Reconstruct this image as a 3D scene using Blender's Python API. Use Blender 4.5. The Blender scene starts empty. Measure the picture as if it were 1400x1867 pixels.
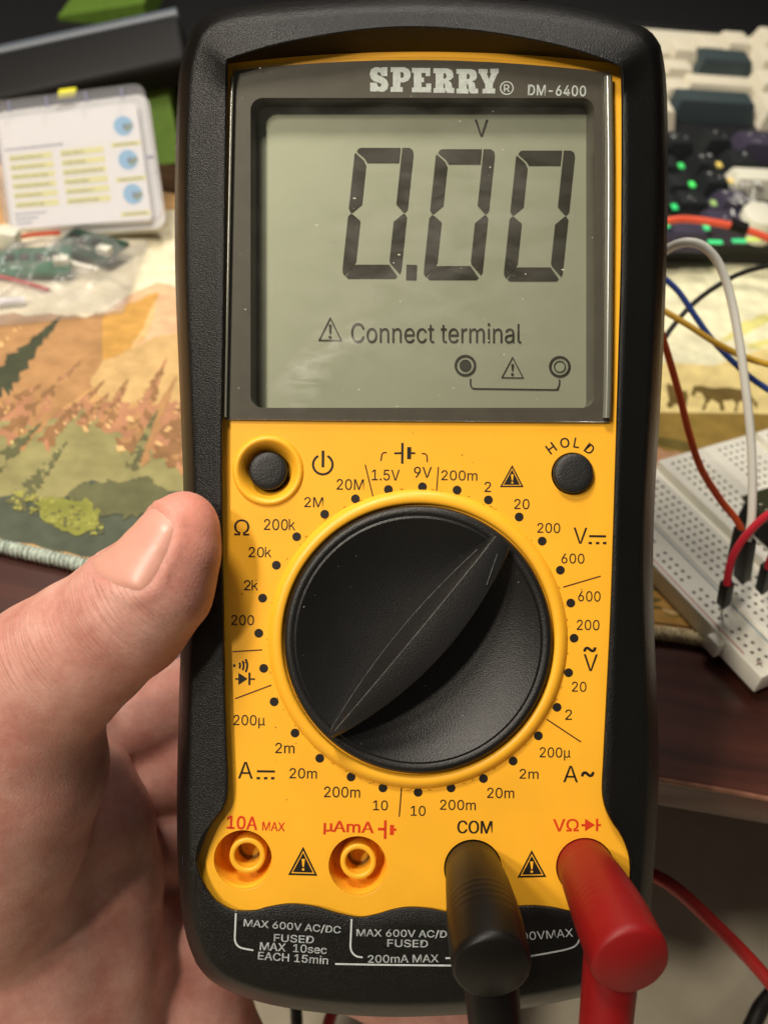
import bpy, bmesh, math, random, os
import numpy as np
from mathutils import Vector, Matrix

random.seed(7); np.random.seed(7)
SC = bpy.context.scene
COL = SC.collection
MM = 0.001

# ------------------------------------------------------------------ camera frame (all lengths in mm until meshes are made)
N_ = np.array([.129, .739, .662]); N_ /= np.linalg.norm(N_)          # the desk's up, seen from the camera
F_ = np.array([0, 0, -1.]) - np.dot([0, 0, -1.], N_) * N_; F_ /= np.linalg.norm(F_)
R_ = np.array([np.cross(F_, N_), F_, N_])                            # camera axes -> world axes
CAM = np.array([0., 0., 210.])
FP = 2000.

def ray(px, py): return R_ @ np.array([(px - 700) / FP, (933 - py) / FP, -1.])
def W(px, py, depth): return CAM + ray(px, py) * depth                # measured point at a distance from the lens
def D(px, py, h=0.):                                                  # measured point on the horizontal plane z = h
    d = ray(px, py); return CAM + d * ((h - CAM[2]) / d[2])
def P(px, py, h=0.):                                                  # measured point on the meter, in the meter's own mm
    return np.array([(px - 700) / FP * (200 - h), (933 - py) / FP * (200 - h), h])

cd = bpy.data.cameras.new('camera'); cam = bpy.data.objects.new('camera', cd); COL.objects.link(cam)
M4 = Matrix([list(R_[0]) + [CAM[0] * MM], list(R_[1]) + [CAM[1] * MM], list(R_[2]) + [CAM[2] * MM], [0, 0, 0, 1]])
cam.matrix_world = M4
cd.sensor_fit = 'VERTICAL'; cd.sensor_height = 36; cd.sensor_width = 27
cd.lens = FP / 1867 * 36
cd.clip_start = .01; cd.clip_end = 20
cd.dof.use_dof = True; cd.dof.focus_distance = .199; cd.dof.aperture_fstop = 21
SC.camera = cam

# ------------------------------------------------------------------ light
world = bpy.data.worlds.new('World'); SC.world = world; world.use_nodes = True
bg = world.node_tree.nodes['Background']; bg.inputs[0].default_value = (1, .9, .78, 1); bg.inputs[1].default_value = .085

def area(name, pos, target, size, power, color):
    l = bpy.data.lights.new(name, 'AREA'); l.shape = 'DISK'; l.size = size; l.energy = power; l.color = color
    o = bpy.data.objects.new(name, l); COL.objects.link(o)
    p = Vector(pos) * MM; o.location = p
    o.rotation_euler = (Vector(target) * MM - p).to_track_quat('-Z', 'Y').to_euler()
    return o
METER_C = W(760, 933, 200)
area('room_lamp', METER_C + R_ @ np.array([-.46, .42, .78]) * 760, METER_C, .08, 1.9, (1, .90, .78))
area('ceiling_lamp', METER_C + R_ @ np.array([-.26, .77, .58]) * 640, METER_C + R_ @ np.array([0, 25, 0]), .14, 3.1, (1, .90, .76))
area('floor_fill', (-1450, -1520, 2300), (150, 200, -100), .24, 38, (1, .88, .72))  # unseen fill light, added to brighten the floor by the desk
area('desk_lamp', (-60, 560, 660), (60, 400, 0), .18, 2.3, (1, .93, .84))
SC.view_settings.view_transform = 'Standard'; SC.view_settings.look = 'None'
SC.view_settings.exposure = 0; SC.view_settings.gamma = 1
SC.view_settings.use_curve_mapping = False
SC.render.engine = 'CYCLES'; SC.cycles.use_denoising = True
SC.cycles.max_bounces = 8; SC.cycles.transparent_max_bounces = 16
SC.cycles.caustics_reflective = False; SC.cycles.caustics_refractive = False

# ------------------------------------------------------------------ materials
def lin(c):
    o = []
    for v in c:
        v /= 255.; o.append(v / 12.92 if v <= .04045 else ((v + .055) / 1.055) ** 2.4)
    return (o[0], o[1], o[2], 1)
MATS = {}
def mat(name, c, rough=.5, spec=.5, var=0., vscale=300., bump=0., bscale=2000., emit=None, sss=0., metal=0., rvar=0., c2=None, coat=0.):
    if name in MATS: return MATS[name]
    m = bpy.data.materials.new(name); MATS[name] = m; m.use_nodes = True
    nt = m.node_tree; b = nt.nodes['Principled BSDF']; L = nt.links
    col = lin(c)
    b.inputs['Base Color'].default_value = col; b.inputs['Roughness'].default_value = rough
    b.inputs['Specular IOR Level'].default_value = spec; b.inputs['Metallic'].default_value = metal
    if coat: b.inputs['Coat Weight'].default_value = coat; b.inputs['Coat Roughness'].default_value = .15
    tc = nt.nodes.new('ShaderNodeTexCoord')
    if var or c2:
        no = nt.nodes.new('ShaderNodeTexNoise'); no.inputs['Scale'].default_value = vscale; no.inputs['Detail'].default_value = 6
        L.new(tc.outputs['Object'], no.inputs['Vector'])
        mr = nt.nodes.new('ShaderNodeMapRange'); mr.inputs[1].default_value = .3; mr.inputs[2].default_value = .7
        L.new(no.outputs['Fac'], mr.inputs[0])
        mx = nt.nodes.new('ShaderNodeMix'); mx.data_type = 'RGBA'
        lo = lin(c2) if c2 else tuple(max(0, v * (1 - var)) for v in col[:3]) + (1,)
        hi = col if c2 else tuple(min(1, v * (1 + var)) for v in col[:3]) + (1,)
        mx.inputs[6].default_value = lo; mx.inputs[7].default_value = hi
        L.new(mr.outputs[0], mx.inputs[0]); L.new(mx.outputs[2], b.inputs['Base Color'])
    if rvar:
        n2 = nt.nodes.new('ShaderNodeTexNoise'); n2.inputs['Scale'].default_value = vscale * .6; n2.inputs['Detail'].default_value = 4
        L.new(tc.outputs['Object'], n2.inputs['Vector'])
        r2 = nt.nodes.new('ShaderNodeMapRange'); r2.inputs[1].default_value = .3; r2.inputs[2].default_value = .7
        r2.inputs[3].default_value = max(.02, rough - rvar); r2.inputs[4].default_value = min(1, rough + rvar)
        L.new(n2.outputs['Fac'], r2.inputs[0]); L.new(r2.outputs[0], b.inputs['Roughness'])
    if bump:
        n3 = nt.nodes.new('ShaderNodeTexNoise'); n3.inputs['Scale'].default_value = bscale; n3.inputs['Detail'].default_value = 3
        L.new(tc.outputs['Object'], n3.inputs['Vector'])
        bp = nt.nodes.new('ShaderNodeBump'); bp.inputs['Strength'].default_value = bump; bp.inputs['Distance'].default_value = .0004
        L.new(n3.outputs['Fac'], bp.inputs['Height']); L.new(bp.outputs[0], b.inputs['Normal'])
    if emit:
        b.inputs['Emission Color'].default_value = lin(c); b.inputs['Emission Strength'].default_value = emit
    if sss:
        b.inputs['Subsurface Weight'].default_value = sss; b.inputs['Subsurface Radius'].default_value = (1, .35, .2); b.inputs['Subsurface Scale'].default_value = .003
    return m

def clear_mat(name, tint=(1, 1, 1), diffuse=0., dcol=(.9, .9, .9), rough=.05, ior=1.45, bump=0., bscale=60.):
    m = bpy.data.materials.new(name); MATS[name] = m; m.use_nodes = True
    nt = m.node_tree; nt.nodes.clear(); L = nt.links
    out = nt.nodes.new('ShaderNodeOutputMaterial')
    tr = nt.nodes.new('ShaderNodeBsdfTransparent'); tr.inputs[0].default_value = (*tint, 1)
    gl = nt.nodes.new('ShaderNodeBsdfGlossy'); gl.inputs['Roughness'].default_value = rough
    lw_ = nt.nodes.new('ShaderNodeLayerWeight'); lw_.inputs[0].default_value = .5
    pw = nt.nodes.new('ShaderNodeMath'); pw.operation = 'POWER'; pw.inputs[1].default_value = 4; L.new(lw_.outputs['Facing'], pw.inputs[0])
    fr = nt.nodes.new('ShaderNodeMath'); fr.operation = 'MULTIPLY_ADD'; fr.inputs[1].default_value = .8; fr.inputs[2].default_value = ((ior - 1) / (ior + 1)) ** 2; L.new(pw.outputs[0], fr.inputs[0])
    mx = nt.nodes.new('ShaderNodeMixShader')
    last = tr.outputs[0]
    if diffuse:
        df = nt.nodes.new('ShaderNodeBsdfDiffuse'); df.inputs[0].default_value = (*dcol, 1)
        m2 = nt.nodes.new('ShaderNodeMixShader'); m2.inputs[0].default_value = diffuse
        L.new(tr.outputs[0], m2.inputs[1]); L.new(df.outputs[0], m2.inputs[2]); last = m2.outputs[0]
    L.new(fr.outputs[0], mx.inputs[0]); L.new(last, mx.inputs[1]); L.new(gl.outputs[0], mx.inputs[2]); L.new(mx.outputs[0], out.inputs[0])
    if bump:
        tc = nt.nodes.new('ShaderNodeTexCoord'); no = nt.nodes.new('ShaderNodeTexNoise'); no.inputs['Scale'].default_value = bscale
        L.new(tc.outputs['Object'], no.inputs['Vector'])
        bp = nt.nodes.new('ShaderNodeBump'); bp.inputs['Strength'].default_value = bump; bp.inputs['Distance'].default_value = .003
        L.new(no.outputs['Fac'], bp.inputs['Height']); L.new(bp.outputs[0], gl.inputs['Normal']); L.new(bp.outputs[0], lw_.inputs['Normal'])
    return m

# ------------------------------------------------------------------ mesh helpers
def tag(o, label=None, cat=None, group=None, kind=None):
    if label: o['label'] = label
    if cat: o['category'] = cat
    if group: o['group'] = group
    if kind: o['kind'] = kind
    return o
def thing(name, base, label, cat, group=None, mtx=None):
    o = bpy.data.objects.new(name, None); COL.objects.link(o); o.empty_display_size = .01
    if mtx is not None: o.matrix_world = mtx
    else: o.location = Vector(base) * MM
    tag(o, label, cat, group)
    o['_m'] = 0; del o['_m']
    return o
INV = {}
def world_of(o):
    m = o.matrix_basis.copy()
    while o.parent: o = o.parent; m = o.matrix_basis @ m
    return m
def mk(name, verts, faces, m, parent=None, local=False, smooth=35., fm=None, base=None):
    """verts in mm; local=True when already in the parent's frame, else world mm"""
    v = np.asarray(verts, float) * MM
    if not local:
        if parent is not None:
            inv = np.array(world_of(parent).inverted()); v = v @ inv[:3, :3].T + inv[:3, 3]
        else:
            if base is None: base = [v[:, 0].mean() / MM, v[:, 1].mean() / MM, v[:, 2].min() / MM]
            v = v - np.array(base) * MM
    me = bpy.data.meshes.new(name); me.from_pydata(v.tolist(), [], [list(map(int, f)) for f in faces]); me.update()
    ms = m if isinstance(m, (list, tuple)) else [m]
    for q in ms: me.materials.append(q)
    if fm is not None: me.polygons.foreach_set('material_index', np.asarray(fm, np.int32))
    if smooth:
        me.polygons.foreach_set('use_smooth', [True] * len(me.polygons))
        me.set_sharp_from_angle(angle=math.radians(smooth))
    o = bpy.data.objects.new(name, me); COL.objects.link(o)
    if parent is not None: o.parent = parent
    elif base is not None and not local: o.location = Vector(base) * MM
    return o
class MB:
    def __init__(s): s.v = []; s.f = []; s.m = []
    def add(s, v, f, mi=0):
        n = len(s.v); s.v += [list(map(float, q)) for q in v]; s.f += [[i + n for i in q] for q in f]; s.m += [mi] * len(f); return s
    def build(s, name, m, parent=None, **k): return mk(name, s.v, s.f, m, parent, fm=s.m, **k)

def cr(pts, n=8, closed=False):
    p = np.asarray(pts, float); L = len(p); out = []
    rng = range(L) if closed else range(L - 1)
    for i in rng:
        if closed: a, b, c, d = p[(i - 1) % L], p[i], p[(i + 1) % L], p[(i + 2) % L]
        else: a, b, c, d = p[max(i - 1, 0)], p[i], p[i + 1], p[min(i + 2, L - 1)]
        for k in range(n):
            t = k / n
            out.append(.5 * (2 * b + (c - a) * t + (2 * a - 5 * b + 4 * c - d) * t * t + (3 * b - a - 3 * c + d) * t ** 3))
    if not closed: out.append(p[-1])
    return np.array(out)
def tube(path, r, n=12, cap=True):
    p = np.asarray(path, float); k = len(p); r = np.broadcast_to(np.asarray(r, float), (k,))
    t = np.gradient(p, axis=0); t /= np.linalg.norm(t, axis=1)[:, None] + 1e-9
    u = np.cross(t[0], [0, 0, 1.]);
    if np.linalg.norm(u) < .1: u = np.cross(t[0], [1., 0, 0])
    u /= np.linalg.norm(u); V = []; Fc = []
    for i in range(k):
        u = u - t[i] * (u @ t[i]); u /= np.linalg.norm(u); w = np.cross(t[i], u)
        for j in range(n):
            a = 2 * math.pi * j / n; V.append(p[i] + r[i] * (math.cos(a) * u + math.sin(a) * w))
    for i in range(k - 1):
        for j in range(n):
            Fc.append([i * n + j, i * n + (j + 1) % n, (i + 1) * n + (j + 1) % n, (i + 1) * n + j])
    if cap: Fc.append(list(range(n))[::-1]); Fc.append([(k - 1) * n + j for j in range(n)])
    return V, Fc
def lathe(prof, cx=0, cy=0, seg=64, cap0=True, cap1=False):
    V = []; Fc = []; k = len(prof)
    for r, z in prof:
        for j in range(seg):
            a = 2 * math.pi * j / seg; V.append((cx + r * math.cos(a), cy + r * math.sin(a), z))
    for i in range(k - 1):
        for j in range(seg): Fc.append([i * seg + j, (i + 1) * seg + j, (i + 1) * seg + (j + 1) % seg, i * seg + (j + 1) % seg][::-1])
    if cap0: Fc.append(list(range(seg)))
    if cap1: Fc.append([(k - 1) * seg + j for j in range(seg)])
    return V, Fc
def box(c, ax, ay, az, sx, sy, sz, bev=0.):
    """box centred on c with half sizes along unit axes, chamfered when bev"""
    c, ax, ay, az = map(np.asarray, (c, ax, ay, az))
    bm = bmesh.new(); bmesh.ops.create_cube(bm, size=2)
    for v in bm.verts: v.co = Vector((v.co.x * sx, v.co.y * sy, v.co.z * sz))
    if bev: bmesh.ops.bevel(bm, geom=bm.edges[:], offset=bev, segments=3, profile=.5, affect='EDGES')
    V = [c + ax * v.co.x + ay * v.co.y + az * v.co.z for v in bm.verts]
    bm.verts.index_update(); Fc = [[v.index for v in f.verts] for f in bm.faces]; bm.free()
    return V, Fc
def fill2d(loops, z0=0., z1=None, bevel=0., res=2):
    """filled outline(s) with holes, in mm; z1 gives thickness"""
    c = bpy.data.curves.new('outline', 'CURVE'); c.dimensions = '2D'; c.fill_mode = 'BOTH' if z1 is not None else 'FRONT'
    if z1 is not None: c.extrude = (z1 - z0) / 2 - bevel
    c.bevel_depth = bevel; c.bevel_resolution = res; c.offset = -bevel if bevel else 0
    for lp in loops:
        s = c.splines.new('POLY'); s.points.add(len(lp) - 1); s.use_cyclic_u = True
        for q, (x, y) in zip(s.points, lp): q.co = (x, y, 0, 1)
    o = bpy.data.objects.new('outline', c); me = bpy.data.meshes.new_from_object(o)
    zc = z0 if z1 is None else (z0 + z1) / 2
    V = [(v.co.x, v.co.y, v.co.z + zc) for v in me.vertices]; Fc = [list(p.vertices) for p in me.polygons]
    bpy.data.objects.remove(o); bpy.data.curves.remove(c); bpy.data.meshes.remove(me)
    return V, Fc
try:
    FONT = bpy.data.fonts.load(os.path.join(bpy.utils.system_resource('DATAFILES', path='fonts'), 'Inter.woff2'))
except Exception:
    FONT = None
_tx = {}
def glyphs(s, bold=0., spacing=1.):
    key = (s, bold, spacing)
    if key not in _tx:
        c = bpy.data.curves.new('lettering', 'FONT'); c.body = s; c.bevel_depth = bold; c.bevel_resolution = 0; c.space_character = spacing
        if FONT: c.font = FONT
        o = bpy.data.objects.new('lettering', c); me = bpy.data.meshes.new_from_object(o)
        v = np.array([q.co for q in me.vertices]); f = [list(p.vertices) for p in me.polygons]
        v[:, :2] -= (v[:, :2].min(0) + v[:, :2].max(0)) / 2
        v[:, :2] /= (v[:, :2].max(0) - v[:, :2].min(0)); v[:, 2] = v[:, 2] / (max(bold, 1e-6)) * .01
        bpy.data.objects.remove(o); bpy.data.curves.remove(c); bpy.data.meshes.remove(me); _tx[key] = (v, f)
    return _tx[key]

# ================================================================== setting: floor, wall, desk
carpet = mat('carpet_fabric', (238, 230, 208), .95, .1, c2=(212, 202, 178), vscale=28, bump=.6, bscale=900)
def quad_sheet(name, x0, x1, y0, y1, z, m, n=2):
    xs = np.linspace(x0, x1, n); ys = np.linspace(y0, y1, n)
    V = [(x, y, z) for y in ys for x in xs]; Fc = [[j * n + i, j * n + i + 1, (j + 1) * n + i + 1, (j + 1) * n + i] for j in range(n - 1) for i in range(n - 1)]
    return mk(name, V, Fc, m, base=(0, 0, z))
tag(quad_sheet('floor', -2500, 2500, -2000, 3000, -240, carpet), kind='structure')
wallm = mat('wall_paint', (30, 24, 22), .8, .3, var=.2, vscale=10)
o = mk('wall', *box((0, 1150, 300), (1, 0, 0), (0, 1, 0), (0, 0, 1), 2500, 20, 700), wallm, base=(0, 1150, -400)); tag(o, kind='structure')

def wood_mat():
    m = bpy.data.materials.new('dark_cherry_wood'); m.use_nodes = True; nt = m.node_tree; b = nt.nodes['Principled BSDF']; L = nt.links
    tc = nt.nodes.new('ShaderNodeTexCoord'); mp = nt.nodes.new('ShaderNodeMapping'); mp.inputs['Scale'].default_value = (6, 90, 90)
    no = nt.nodes.new('ShaderNodeTexNoise'); no.inputs['Scale'].default_value = 1.6; no.inputs['Detail'].default_value = 8; no.inputs['Distortion'].default_value = .8
    L.new(tc.outputs['Object'], mp.inputs[0]); L.new(mp.outputs[0], no.inputs['Vector'])
    cr_ = nt.nodes.new('ShaderNodeValToRGB'); cr_.color_ramp.elements[0].position = .3; cr_.color_ramp.elements[1].position = .75
    cr_.color_ramp.elements[0].color = lin((46, 24, 20)); cr_.color_ramp.elements[1].color = lin((82, 44, 34))
    L.new(no.outputs['Fac'], cr_.inputs[0]); L.new(cr_.outputs[0], b.inputs['Base Color'])
    b.inputs['Roughness'].default_value = .32
    bp = nt.nodes.new('ShaderNodeBump'); bp.inputs['Strength'].default_value = .08; bp.inputs['Distance'].default_value = .0005
    L.new(no.outputs['Fac'], bp.inputs['Height']); L.new(bp.outputs[0], b.inputs['Normal'])
    return m
wood = wood_mat()
o = mk('desk', *box((0, 161 + 450, -5.5), (1, 0, 0), (0, 1, 0), (0, 0, 1), 900, 450, 5.5, bev=1.2), wood, base=(0, 611, -11)); tag(o, kind='structure')
mk('worn_or_lit_edge', *tube([(x_, 161.3, -.75 + .1 * math.sin(x_ * .3)) for x_ in np.linspace(-880, 880, 200)], .7, 8), mat('highlight_wood', (128, 88, 70), .35, .5, var=.3, vscale=200), o)  # highlight on the desk's rounded edge, put in as a paler strip

# ================================================================== desk mat with its printed landscape
MAT_T = 3.
mat_cols = dict(base=(200, 158, 106), cream=(238, 228, 196), pink=(222, 180, 142), gold=(206, 158, 84), tan=(206, 172, 118), brown=(180, 138, 94),
    red=(182, 132, 100), olive=(150, 144, 98), dark=(84, 90, 76), pine=(74, 78, 60), pine2=(104, 104, 74), rust=(146, 110, 76), light=(224, 184, 128), bush=(140, 142, 70), bush2=(164, 162, 86),
    pale=(240, 236, 200), yel=(240, 218, 150), hill=(152, 126, 62), hill2=(112, 98, 48), horse=(116, 96, 50), blush=(190, 146, 112), wheat=(186, 142, 74), wheat2=(110, 92, 48), streak=(228, 222, 140))
MK = list(mat_cols); mm_ = [mat('print_' + k, c, .85, .2, var=.17, vscale=170, bump=.35, bscale=2600) for k, c in mat_cols.items()]
mp = MB(); LAY = [0]
def lay(col, pts, smooth_n=0, layer=None):
    z = MAT_T + .0012 * ((LAY[0] if layer is None else layer) + 10)
    if layer is None: LAY[0] += 1
    w = np.array([D(x, y, MAT_T) for x, y in pts])
    if smooth_n: w = cr(w, smooth_n, True)
    mp.add([(q[0], q[1], z) for q in w], [list(range(len(w)))], MK.index(col))
# slab outline: a rounded front edge running past the meter
fe = cr(np.array([D(x, y, MAT_T) for x, y in [(-330, 900), (-120, 958), (0, 991), (95, 1013), (190, 1034), (420, 1076), (700, 1113), (950, 1138), (1195, 1150), (1300, 1166), (1420, 1190), (1600, 1215)]]), 10)
outline = [(q[0], q[1]) for q in fe] + [(420, 402), (-520, 402), (-520, fe[0][1])]
V, Fc = fill2d([outline], 0.05, MAT_T); mp.add(V, Fc, 0)
rnd = random.Random(3)
def jag(pts, amp=6, n=5):
    out = []
    for i in range(len(pts)):
        a = np.array(pts[i], float); b = np.array(pts[(i + 1) % len(pts)], float)
        for k in range(n):
            q = a + (b - a) * k / n
            if k: q = q + np.array([rnd.uniform(-amp, amp), rnd.uniform(-amp, amp)])
            out.append(tuple(q))
    return out
lay('cream', [(-60, 420), (60, 400), (345, 380), (350, 560), (318, 528), (262, 540), (215, 560), (120, 590), (-60, 590)])
lay('pink', [(198, 565), (230, 540), (290, 512), (350, 505), (350, 612), (262, 640), (190, 610)])
lay('cream', [(255, 512), (300, 470), (345, 440), (345, 530), (312, 520), (284, 513)])
lay('brown', jag([(-60, 575), (80, 572), (150, 578), (190, 570), (188, 640), (190, 690), (130, 735), (60, 735), (-60, 735)], 5))
lay('gold', jag([(188, 575), (235, 552), (291, 532), (280, 580), (262, 618), (238, 636), (205, 652), (187, 655)], 2))
lay('light', jag([(291, 533), (278, 585), (266, 610), (245, 634), (236, 636), (252, 612), (262, 598), (270, 575)], 2, 4))
lay('tan', jag([(187, 655), (205, 652), (240, 638), (262, 622), (300, 610), (345, 604), (345, 735), (300, 735), (240, 735), (190, 730), (165, 700)], 3))
lay('red', jag([(-10, 748), (60, 722), (110, 745), (150, 730), (205, 735), (250, 742), (300, 732), (345, 740), (345, 838), (285, 832), (265, 800), (235, 790), (190, 790), (180, 770), (120, 760), (60, 775), (-10, 770)], 8))
lay('olive', jag([(-60, 762), (40, 772), (110, 762), (150, 742), (175, 752), (190, 788), (240, 790), (264, 800), (285, 835), (345, 842), (350, 1010), (160, 1010), (-60, 960)], 4))
lay('dark', jag([(-60, 905), (40, 902), (85, 925), (120, 905), (150, 880), (175, 876), (205, 884), (245, 872), (285, 892), (345, 898), (345, 1050), (230, 1030), (100, 1004), (0, 980), (-60, 962)], 3))
def conifer(col, base, tip, hw, n=9):
    b = np.array(base, float); t = np.array(tip, float); ax = t - b; L_ = np.linalg.norm(ax); u = ax / L_; pr = np.array([-u[1], u[0]])
    lay(col, [tuple(b + pr * hw * .13), tuple(b - pr * hw * .13), tuple(t)])
    n = int(n * 2.6); b0 = LAY[0]; LAY[0] += 10; kk = 0
    for k in range(n):
        f = (k + rnd.uniform(-.3, .3)) / n; w = hw * (1 - f) ** .8 + 1.5; th = L_ / n * 1.9
        for sd in (1, -1):
            ww = w * rnd.uniform(.55, 1.15); c = b + u * L_ * f; e = c + pr * sd * ww - u * th * rnd.uniform(.1, .9)
            m1 = c + pr * sd * ww * .5 + u * th * rnd.uniform(.0, .3); m2 = c + pr * sd * ww * .6 - u * th * rnd.uniform(.5, 1.1)
            lay({'rust': rnd.choice(['rust', 'rust', 'brown', 'red']), 'pine2': rnd.choice(['pine2', 'pine2', 'olive'])}.get(col, col), jag([tuple(c + u * th * .5), tuple(m1), tuple(e), tuple(m2), tuple(c - u * th * .4)], .9, 2), 2, b0 + kk % 9); kk += 1
def tufts(col, base, tip, hw, n=7, side=1):
    b = np.array(base, float); t = np.array(tip, float); ax = t - b; L_ = np.linalg.norm(ax); u = ax / L_; pr = np.array([-u[1], u[0]])
    b0 = LAY[0]; LAY[0] += 4
    for k in range(n):
        if rnd.random() < .45: continue
        f = (k + rnd.uniform(-.4, .4)) / n; w = hw * (1 - f) + 2; c = b + ax * f + pr * side * w * rnd.uniform(.1, .8); l = max(2.2, w * rnd.uniform(.25, .55)); h_ = l * rnd.uniform(.3, .6)
        lay(col, jag([tuple(c - pr * side * l * .8), tuple(c + u * h_), tuple(c + pr * side * l + u * h_ * .3), tuple(c + pr * side * l * .6 - u * h_), tuple(c - u * h_ * .9)], l * .18, 2), 2, b0 + k % 4)
conifer('pine', (-70, 760), (115, 574), 46, 9); conifer('pine', (-40, 700), (40, 690), 24, 4)
tufts('light', (-10, 620), (75, 570), 14, 9)
for b_, t_, h in [((20, 790), (150, 655), 17), ((85, 800), (195, 690), 15), ((150, 775), (200, 715), 13), ((190, 775), (235, 690), 15), ((235, 815), (305, 650), 24), ((300, 830), (352, 690), 24), ((-15, 760), (75, 700), 15)]:
    conifer('rust', b_, t_, h * 1.2, 8)
    o_ = rnd.uniform(14, 24); conifer(rnd.choice(['rust', 'brown', 'pine2']), (b_[0] + o_, b_[1] + 16), (t_[0] + o_ * .8, t_[1] + 34), h * .8, 6) if h > 16 else None
    0 and conifer('rust', (b_[0] + o_, b_[1] + 16), (t_[0] + o_ * .8, t_[1] + 34), h * .8, 6)
    tufts('light', b_, t_, h, 8, 1 if b_[0] < 200 else -1)
for b_, t_, h in [((-45, 880), (78, 770), 24), ((35, 915), (122, 806), 20), ((240, 850), (290, 745), 13)]:
    conifer('pine2', b_, t_, h, 8)
    if h > 15: tufts('streak', b_, t_, h, 5, -1)
lay('pine2', jag([(120, 905), (150, 885), (180, 880), (230, 878), (262, 870), (290, 890), (320, 900), (300, 930), (250, 945), (200, 940), (150, 930)], 7))
lay('bush', jag([(60, 915), (95, 905), (130, 908), (165, 915), (185, 935), (180, 965), (150, 975), (110, 965), (75, 945)], 7))
for k in range(130):
    x = rnd.uniform(22, 188); y = 905 + (x - 20) * .32 + rnd.uniform(-18, 22); s = rnd.uniform(2, 5)
    lay('bush2' if rnd.random() < .5 else ('bush' if rnd.random() < .6 else 'pine2'), jag([(x - s, y + s * .4), (x, y - s * .7), (x + s, y - s * .3), (x + s * .2, y + s * .8)], s * .2, 3))
# right half of the print
lay('pale', [(560, 380), (1500, 380), (1500, 700), (560, 700)])
lay('yel', [(900, 690), (1190, 660), (1300, 668), (1350, 650), (1500, 600), (1500, 775), (900, 770)])
lay('streak', jag([(1350, 590), (1385, 575), (1500, 560), (1500, 590), (1400, 588), (1360, 610), (1310, 625)], 2))
lay('streak', jag([(1360, 630), (1390, 620), (1500, 605), (1500, 615), (1400, 632), (1365, 640)], 2))
lay('hill', [(900, 752), (1190, 753), (1400, 756), (1500, 755), (1500, 1165), (1300, 1145), (900, 1110)])
lay('hill2', [(900, 790), (1190, 797), (1215, 800), (1260, 808), (1262, 826), (1235, 822), (1190, 812), (900, 800)])
lay('blush', jag([(900, 815), (1190, 816), (1235, 824), (1285, 860), (1290, 960), (900, 960)], 4))
lay('wheat', [(800, 950), (1290, 950), (1500, 1000), (1500, 1170), (1420, 1172), (1300, 1150), (1195, 1136), (800, 1112)])
for k in range(26):
    x = rnd.uniform(1130, 1420); y = 1040 + (x - 1190) * .16 + rnd.uniform(0, 85); L = rnd.uniform(20, 60)
    lay(rnd.choice(['wheat2', 'tan', 'hill', 'hill2']), [(x, y), (x + L * .5, y + rnd.uniform(0, 3)), (x + L, y + 6), (x + L * .5, y + rnd.uniform(6, 12))], 2)
# grazing animals in silhouette
lay('horse', jag([(1212, 704), (1216, 700), (1228, 705), (1236, 712), (1250, 714), (1254, 722), (1250, 742), (1244, 748), (1240, 738), (1228, 738), (1222, 746), (1214, 742), (1218, 730), (1216, 718)], 1.5, 3))
lay('horse', jag([(1258, 722), (1262, 706), (1272, 704), (1290, 708), (1330, 708), (1356, 714), (1368, 722), (1380, 738), (1378, 750), (1370, 734), (1358, 730), (1346, 734), (1342, 752), (1336, 752), (1340, 738), (1334, 730), (1316, 732), (1320, 750), (1312, 750), (1308, 736), (1296, 730), (1286, 738), (1284, 748), (1278, 750), (1284, 730), (1278, 718), (1268, 716), (1264, 724)], 1., 3))
dm = thing('desk_mat', (0, 300, 0), 'large cloth desk mat printed with an autumn mountain landscape, stitched edge, lying on the desk', 'desk mat')
mp.build('printed_sheet', mm_, dm, smooth=0)
st = MB(); path = cr(fe, 4); path = np.array([[q[0], q[1], 2.2] for q in path]); acc = np.r_[0, np.cumsum(np.linalg.norm(np.diff(path, axis=0), axis=1))]
S = np.arange(0, acc[-1], .30); path = np.c_[np.interp(S, acc, path[:, 0]), np.interp(S, acc, path[:, 1]), np.interp(S, acc, path[:, 2])]
rr = 1.9 + .30 * np.sin(S * 2 * math.pi / 1.25) + np.random.uniform(-.12, .12, len(S))
V, Fc = tube(path, rr, 10); st.add(V, Fc, 0); nn = len(S) - 1
fm = [(1 if V[f[0]][0] > 20 else 0) for f in Fc]; st.m = fm
st.build('stitched_edge', [mat('thread_grey', (176, 188, 176), .9, .2, var=.35, vscale=900, bump=.6, bscale=2500), mat('thread_cream', (206, 188, 148), .9, .2, var=.35, vscale=900, bump=.6, bscale=2500)], dm, smooth=80)

# ================================================================== the multimeter
METER = thing('digital_multimeter', None, 'yellow and black handheld digital multimeter reading 0.00 volts, held up in a hand', 'multimeter',
    mtx=M4 @ Matrix.Translation((0, 0, -.2)))
rubber = mat('black_rubber', (13, 13, 12), .34, .34, var=.12, vscale=120, bump=.45, bscale=4200)
yellow = mat('yellow_plastic', (251, 184, 46), .38, .45, var=.035, vscale=90, bump=.05, bscale=2500)
blackp = mat('black_plastic', (18, 18, 18), .42, .5, var=.15, vscale=160, bump=.25, bscale=4000)
btn = mat('button_rubber', (24, 25, 25), .5, .5, bump=.25, bscale=2500)
ink = mat('black_ink', (28, 22, 16), .5, .4); redink = mat('red_ink', (214, 62, 22), .45, .4, var=.12, vscale=700); whiteink = mat('white_ink', (196, 204, 206), .55, .3, var=.12, vscale=1500)
inkline = mat('brown_ink', (70, 34, 14), .5, .4)

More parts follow.
